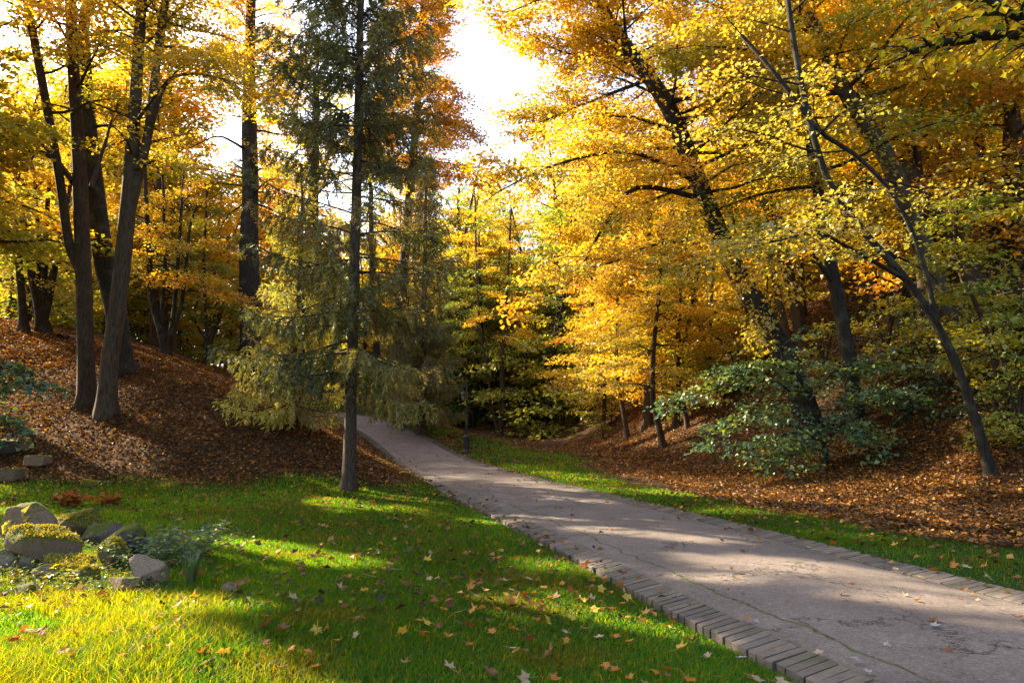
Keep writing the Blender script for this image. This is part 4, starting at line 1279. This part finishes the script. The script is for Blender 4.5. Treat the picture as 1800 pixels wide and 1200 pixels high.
stone(165, 962, 70, 44, 'grey', 'flat pale grey stone leaning behind the dark brown block', 6, rot=(0, -.25, .2), lift=.02)
stone(200, 990, 68, 58, 'dark', 'dark brown angular block at the end of the stone heap', 7, rot=(.1, .3, .4), lift=.05)
stone(192, 1005, 52, 46, 'mossy', 'small domed stone under thick moss below the dark block', 8)
stone(252, 1035, 62, 46, 'pink', 'pinkish rough granite stone tilted against the flat slab', 9, rot=(.4, .35, .3), lift=.02)
stone(212, 1046, 66, 30, 'brown', 'flat brown slab lying under the tilted pink granite', 10, rot=(0, .1, -.2))
stone(74, 1022, 50, 34, 'grey', 'pointed grey stone at the near edge of the heap', 11, rot=(.2, .4, .2))
stone(8, 1005, 40, 34, 'grey', 'smooth grey stone beside the split grey slate', 12)
stone(46, 1005, 34, 40, 'grey', 'thin upright splinter of grey slate in the heap', 13, rot=(.2, .9, .3), d=.05)
stone(120, 1012, 90, 34, 'mossy', 'low stone hidden in bright moss in front of the long slab', 14)
stone(140, 1030, 60, 26, 'mossy', 'mossy lump among small leaves near the pointed grey stone', 21)
stone(403, 1046, 46, 22, 'brown', 'lone rounded stone sunk in the grass beyond the heap', 15)
stone(42, 1050, 46, 22, 'dark', 'dark low stone in the long grass at the foot of the heap', 22)
stone(152, 856, 36, 14, 'mossy', 'small mossy stone where the lawn meets the leaf litter', 16)
# squared blocks half buried at the edge of the leaf litter
def block(u, v, w, h, d, kind, label, rz, seed):
    b = ground(u, v); s = b[1] / FPX
    me = stone_mesh(1, 1, 1, seed, cuts=0, rough=.02)
    co = np.array([q.co[:] for q in me.vertices])
    co = np.sign(co) * np.abs(co) ** .28
    r = np.random.default_rng(seed)
    co += .03 * np.sin(co[:, [1, 2, 0]] * 6 + r.uniform(0, 6, 3)) + .015 * np.sin(co[:, [2, 0, 1]] * 17)
    co *= np.array([w * s / 2, d / 2, h * s / 2]) * .92
    me.vertices.foreach_set('co', co.astype(np.float32).ravel()); me.update()
    me.materials.append(M_STONE[kind])
    o = link('stone_block', me); o.location = (b[0], b[1], b[2] + h * s * .42); o.rotation_euler = (R.normal(0, .05), R.normal(0, .05), rz)
    tag(o, label, 'stone block', 'squared stone blocks at the edge of the leaf litter')
block(10, 796, 46, 26, .5, 'dark', 'topmost grey squared block in the dead leaves beside the green branch', .2, 31)
block(66, 818, 44, 20, .4, 'brown', 'brown squared block lying alone in the dead leaves below the upper blocks', -.15, 32)
block(14, 845, 46, 24, .5, 'mossy', 'moss-topped squared block at the very edge of the grass', .1, 33)
block(42, 792, 22, 24, .3, 'brown', 'narrow brown block standing beside the topmost grey block', .4, 34)

# ------------------------------------------------------------------ plants round the stones
def plant(name, base, label, cat, nstem, hgt, spread, leaf, pal, mat, per=9, wr=.55, droop=.5, group=None):
    wood = Geo(); LP, LD, LN, LC = [], [], [], []
    for s in range(nstem):
        a = R.random() * 6.28; q = R.random() ** .5 * spread
        k0 = .1 if nstem < 25 else .35
        p0 = np.array([math.cos(a) * q * k0, math.sin(a) * q * k0, -.03])
        p1 = p0 + np.array([math.cos(a) * q * (.85 - k0), math.sin(a) * q * (.85 - k0), hgt * R.uniform(.5, 1.0)])
        pm = (p0 + p1) / 2 + np.array([0, 0, .1 * hgt])
        pts = resample([p0, pm, p1], 6)
        V, F = tube(pts, np.linspace(.005, .002, 6), 4); wood.add(V, F, np.array((.10, .12, .03)))
        m = per
        v = np.linspace(.2, 1, m)
        pp = np.stack([np.interp(v, np.linspace(0, 1, 6), pts[:, k]) for k in range(3)], -1)
        aa = np.arange(m) * 2.4 + R.random() * 6
        D = np.stack([np.cos(aa), np.sin(aa), -droop * .5 + .5 * v], -1)
        LP.append(pp); LD.append(D); LN.append(unit(np.array([0, 0, 1.]) + R.normal(0, .35, (m, 3)))); LC.append(pick(pal, m))
    P, D, Nn, C = (np.concatenate(x) for x in (LP, LD, LN, LC))
    V, F, C = kites(P, D, Nn, leaf * R.uniform(.6, 1.25, len(P)), C, wr=wr, fold=.12, jit=.15)
    t = thing(name, tuple(base), label, cat, group)
    link('stem', wood.mesh('stem', mat, smooth=True), t)
    link('foliage', np_mesh('foliage', V, [F], mat, C), t)
    return t
NET = [(.07, .14, .04), (.10, .18, .04), (.05, .11, .045), (.16, .22, .06)]
plant('nettle_plant', ground(290, 995), 'dark green nettle clump growing at the end of the stone heap', 'plant', 42, .50, .95, .085, NET, M_GREENLEAF, per=15, wr=.42)
plant('nettle_plant', ground(335, 985), 'paler leafy weed in the sun beside the nettle clump', 'plant', 18, .40, .5, .07, [(.2, .26, .10), (.28, .3, .13)] + NET, M_GREENLEAF)
plant('weed_plant', ground(384, 962), 'single upright weed with toothed leaves standing in the lawn', 'plant', 1, .34, .12, .09, [(.2, .26, .10), (.28, .3, .13)], M_GREENLEAF)
plant('weed_plant', ground(130, 1025), 'small leafy weed among the mossy stones', 'plant', 16, .22, .4, .07, YGREEN + GREEN, M_GREENLEAF)
plant('weed_plant', ground(255, 985), 'broad-leaved weed between the dark block and the nettles', 'plant', 20, .24, .5, .06, NET, M_GREENLEAF)
plant('oak_sprig', ground(128, 892), 'heap of rust-brown oak leaves on twigs lying on the grass', 'leaf heap', 12, .34, .55, .16, [(.36, .12, .02), (.28, .085, .02), (.42, .16, .03)], M_LITTER, per=12, wr=.7)
plant('oak_sprig', ground(188, 890), 'smaller heap of rust-brown oak leaves next to a pale chip of wood', 'leaf heap', 9, .32, .4, .15, [(.36, .12, .02), (.28, .085, .02), (.42, .16, .03)], M_LITTER, per=10, wr=.7)
plant('weed_plant', ground(150, 902), 'low green weed in the lawn below the rust-brown oak leaves', 'plant', 12, .14, .5, .09, NET, M_GREENLEAF)
plant('weed_plant', ground(1775, 788), 'leafy weed at the foot of the ivy slope under the thin sapling', 'plant', 20, .6, .9, .12, YGREEN, M_GREENLEAF)
# sedge tuft
def sedge(base, label, n, hgt):
    g = Geo()
    for q in range(n):
        a = R.random() * 6.28; ln = hgt * R.uniform(.6, 1.2); e = R.uniform(.15, .7)
        p = np.array([(math.cos(a) * .03, math.sin(a) * .03, -.02), (math.cos(a) * ln * e * .4, math.sin(a) * ln * e * .4, ln * .65), (math.cos(a) * ln * e, math.sin(a) * ln * e, ln * (.95 - .5 * e))])
        p = resample(p, 6); w = np.array([.006, .007, .006, .005, .003, .0005])[:, None]
        sd = np.array([-math.sin(a), math.cos(a), 0])[None]
        V = np.concatenate([p - sd * w, p + sd * w]); i = np.arange(5)
        g.add(V, np.stack([i, i + 6, i + 7, i + 1], -1), np.array((.06, .12, .03)) * R.uniform(.7, 1.5))
    o = link('sedge_tuft', g.mesh('sedge_tuft', M_GREENLEAF)); o.location = tuple(base)
    tag(o, label, 'grass tuft')
sedge(ground(335, 1035), 'arching tuft of long dark sedge below the nettle clump', 70, .40)
# moss and small ground plants over the heap, uncountable
def moss_cover():
    n = 5200
    pts = np.array([ground(u, v) for u, v in zip(R.uniform(-30, 300, 260), R.uniform(935, 1050, 260))])
    p = pts[R.integers(0, len(pts), n)] + np.column_stack([R.normal(0, .14, (n, 2)), np.zeros(n)])
    p[:, 2] = H(p[:, 0], p[:, 1]) + np.abs(R.normal(0, .06, n))
    a = R.uniform(0, 6.28, n)
    D = np.stack([np.cos(a), np.sin(a), R.uniform(0, 1, n)], -1)
    V, F, C = kites(p, D, unit(np.array([0, 0, 1.]) + R.normal(0, .5, (n, 3))), R.uniform(.025, .06, n), pick([(.16, .20, .02), (.09, .14, .02), (.22, .22, .03), (.06, .11, .02)], n), wr=.6)
    tag(link('ground_cover', np_mesh('ground_cover', V, [F], M_GREENLEAF, C)), kind='stuff')
moss_cover()
# the bent yellow stalk over the stones
def bent_stalk():
    b = ground(48, 985)
    Y = b[1]
    t = thing('fern_stalk', tuple(b), 'bent yellow stalk with wilted leaves hanging over the large brown stone', 'plant')
    pts = resample([at(50, 965, Y) - b, at(40, 938, Y) - b, at(20, 915, Y) - b, at(-20, 885, Y) - b, at(-60, 868, Y) - b], 12)
    g = Geo(); V, F = tube(pts, np.linspace(.010, .006, 12), 5); g.add(V, F, np.array((.42, .32, .08)))
    link('stem', g.mesh('stem', M_GREENLEAF, smooth=True), t)
    P = np.array([at(u, v, Y - .05) - b for u, v in ((15, 915), (22, 912), (40, 915), (50, 920), (38, 910), (28, 916), (60, 928), (66, 926))])
    D = np.array([(-.2, -.2, -.9), (-.4, -.3, -.8), (.5, -.2, .3), (.6, -.3, -.4), (.3, .2, .7), (0, -.4, -.9), (.5, -.4, -.3), (.4, -.5, -.6)])
    V, F, C = kites(P, D, unit(R.normal(0, .5, (8, 3)) + np.array([0, -1, .4])), R.uniform(.13, .22, 8), pick([(.42, .38, .05), (.5, .42, .06)], 8), wr=.5)
    link('foliage', np_mesh('foliage', V, [F], M_GREENLEAF, C), t)
bent_stalk()

# dark blue-green sapling branch at the edge of the bank
def side_branch():
    b = ground(-30, 800)
    Y = b[1]
    stem = np.array([(0, 0, -.2), at(-32, 760, Y) - b, at(-30, 700, Y) - b, at(-20, 640, Y) - b])
    limbs = [([at(u, v, Y + o) - b for u, v, o in l], .03, .006) for l in (
        [(-31, 740, 0), (0, 690, -.3), (40, 672, -.5), (88, 692, -.7)], [(-30, 690, 0), (-10, 650, -.2), (15, 648, -.3), (30, 660, -.3)], [(-32, 760, 0), (-10, 735, -.3), (10, 740, -.5), (20, 765, -.6)])]
    wood, lv = grow([(stem, np.linspace(.05, .02, 4))], nb=4, t0=.5, L=(.6, .9), elev=(20, 0), pal=BLUEG, leaf=.14, per_m=8, sub=.36, limbs=limbs, wr=1.0, flat_=.16)
    tree_obj('maple_sapling', b, 'small sapling with dark blue-green maple leaves above the squared stone blocks', 'sapling', None, wood, lv, M_BARK_DARK, M_GREENLEAF)
side_branch()

# ivy over the shaded part of the slope
def ivy():
    n = 60000
    x = R.uniform(9, 24, n); y = R.uniform(13, 34, n)
    u = 900 + FPX * x / y
    f = x - np.interp(y, *RF)
    nz = np.sin(x * 1.1 + 2 * np.sin(y * .7)) + np.sin(y * 1.7 + x * .8)
    ok = (f > 1.6 + .5 * nz) & (u > 1490 + 40 * nz) & (u < 1900) & (R.random(n) < .55 + .25 * nz)
    x, y = x[ok], y[ok]; n = len(x)
    P = np.column_stack([x, y, H(x, y) + R.uniform(.02, .16, n)])
    a = R.uniform(0, 6.28, n)
    D = np.stack([np.cos(a), np.sin(a), R.normal(-.1, .3, n)], -1)
    Nn = unit(np.array([-.45, -.1, 1.0]) + R.normal(0, .45, (n, 3)))
    V, F, C = kites(P, D, Nn, R.uniform(.08, .15, n), pick([(.03, .07, .02), (.045, .09, .025), (.025, .055, .02), (.10, .13, .03)], n), wr=.95)
    tag(link('ivy', np_mesh('ivy', V, [F], M_GREENLEAF, C)), kind='stuff')
ivy()

# a fallen branch on the slope
def fallen_branch(pxs, r, label):
    pts = np.array([ground(u, v) + np.array([0, 0, .06]) for u, v in pxs])
    c = pts[0].copy()
    V, F = tube(resample(pts - c, 14), np.linspace(r, r * .4, 14), 7, wob=.06)
    g = Geo(); g.add(V, F)
    o = link('fallen_branch', g.mesh('fallen_branch', M_BARK_DARK, smooth=True)); o.location = c
    tag(o, label, 'branch')
fallen_branch([(1550, 618), (1600, 612), (1650, 616)], .07, 'dark fallen branch lying across the middle of the ivy slope')
fallen_branch([(105, 596), (120, 594), (136, 600)], .16, 'short rotten log on the crest of the leafy bank')

# ------------------------------------------------------------------ lamp post
def lathe(g, prof, k=16, c=(0, 0), tw=0):
    a = np.linspace(0, 2 * np.pi, k, endpoint=False) + tw
    V = np.array([[(c[0] + r * math.cos(q), c[1] + r * math.sin(q), z) for q in a] for r, z in prof]).reshape(-1, 3)
    i = np.arange(len(prof) - 1)[:, None] * k; j = np.arange(k)[None]
    g.add(V, np.stack([i + j, i + (j + 1) % k, i + k + (j + 1) % k, i + k + j], -1).reshape(-1, 4))
def lamp():
    b = ground(820, 796)
    s = b[1] / FPX
    Ht = 124 * s
    M_IRON = iron_mat()
    t = thing('lamp_post', tuple(b), 'slim black iron lamp post with a stout base on the grass beside the path', 'lamp post')
    g = Geo()
    lathe(g, [(.19, -.1), (.19, .05), (.17, .08), (.15, .12), (.135, .16), (.125, .2), (.125, .62), (.135, .66), (.135, .72), (.11, .76), (.075, .82), (.07, .86)], 12)
    link('base', g.mesh('base', M_IRON), t)
    g = Geo()
    lathe(g, [(.06, .84), (.058, 1.2), (.066, 1.22), (.066, 1.26), (.054, 1.28), (.04, Ht * .72), (.052, Ht * .725), (.052, Ht * .735), (.036, Ht * .74), (.028, Ht * .97), (.012, Ht), (.001, Ht + .03)], 12)
    link('pole', g.mesh('pole', M_IRON, smooth=True), t)
    g = Geo()
    for z0, z1 in ((Ht * .93, Ht * .93), (Ht * .885, Ht * .885)):
        V, F = tube([(0, 0, z0), (-.08, 0, z0), (-.17, 0, z1)], [.016, .014, .012], 6); g.add(V, F)
    V, F = tube(resample([(-.17, 0, Ht * .97), (-.165, 0, Ht * .9), (-.16, 0, Ht * .85)], 6), np.full(6, .016), 6); g.add(V, F)
    link('bracket', g.mesh('bracket', M_IRON, smooth=True), t)
    lx, lz = -.17, Ht * .85
    lt = Geo()
    lathe(lt, [(.02, lz + .02), (.05, lz), (.12, lz - .06), (.125, lz - .08), (.11, lz - .085)], 6, (lx, 0))
    lathe(lt, [(.02, lz - .40), (.06, lz - .385), (.065, lz - .36), (.05, lz - .355)], 6, (lx, 0))
    for q in range(6):
        a = q * math.pi / 3
        V, F = tube([(lx + .108 * math.cos(a), .108 * math.sin(a), lz - .08), (lx + .058 * math.cos(a), .058 * math.sin(a), lz - .36)], [.008, .008], 4); lt.add(V, F)
    lo = link('lantern', lt.mesh('lantern', M_IRON), t)
    gg = Geo(); lathe(gg, [(.10, lz - .083), (.052, lz - .357)], 6, (lx, 0))
    link('pane', gg.mesh('pane', glass_mat()), lo)
lamp()
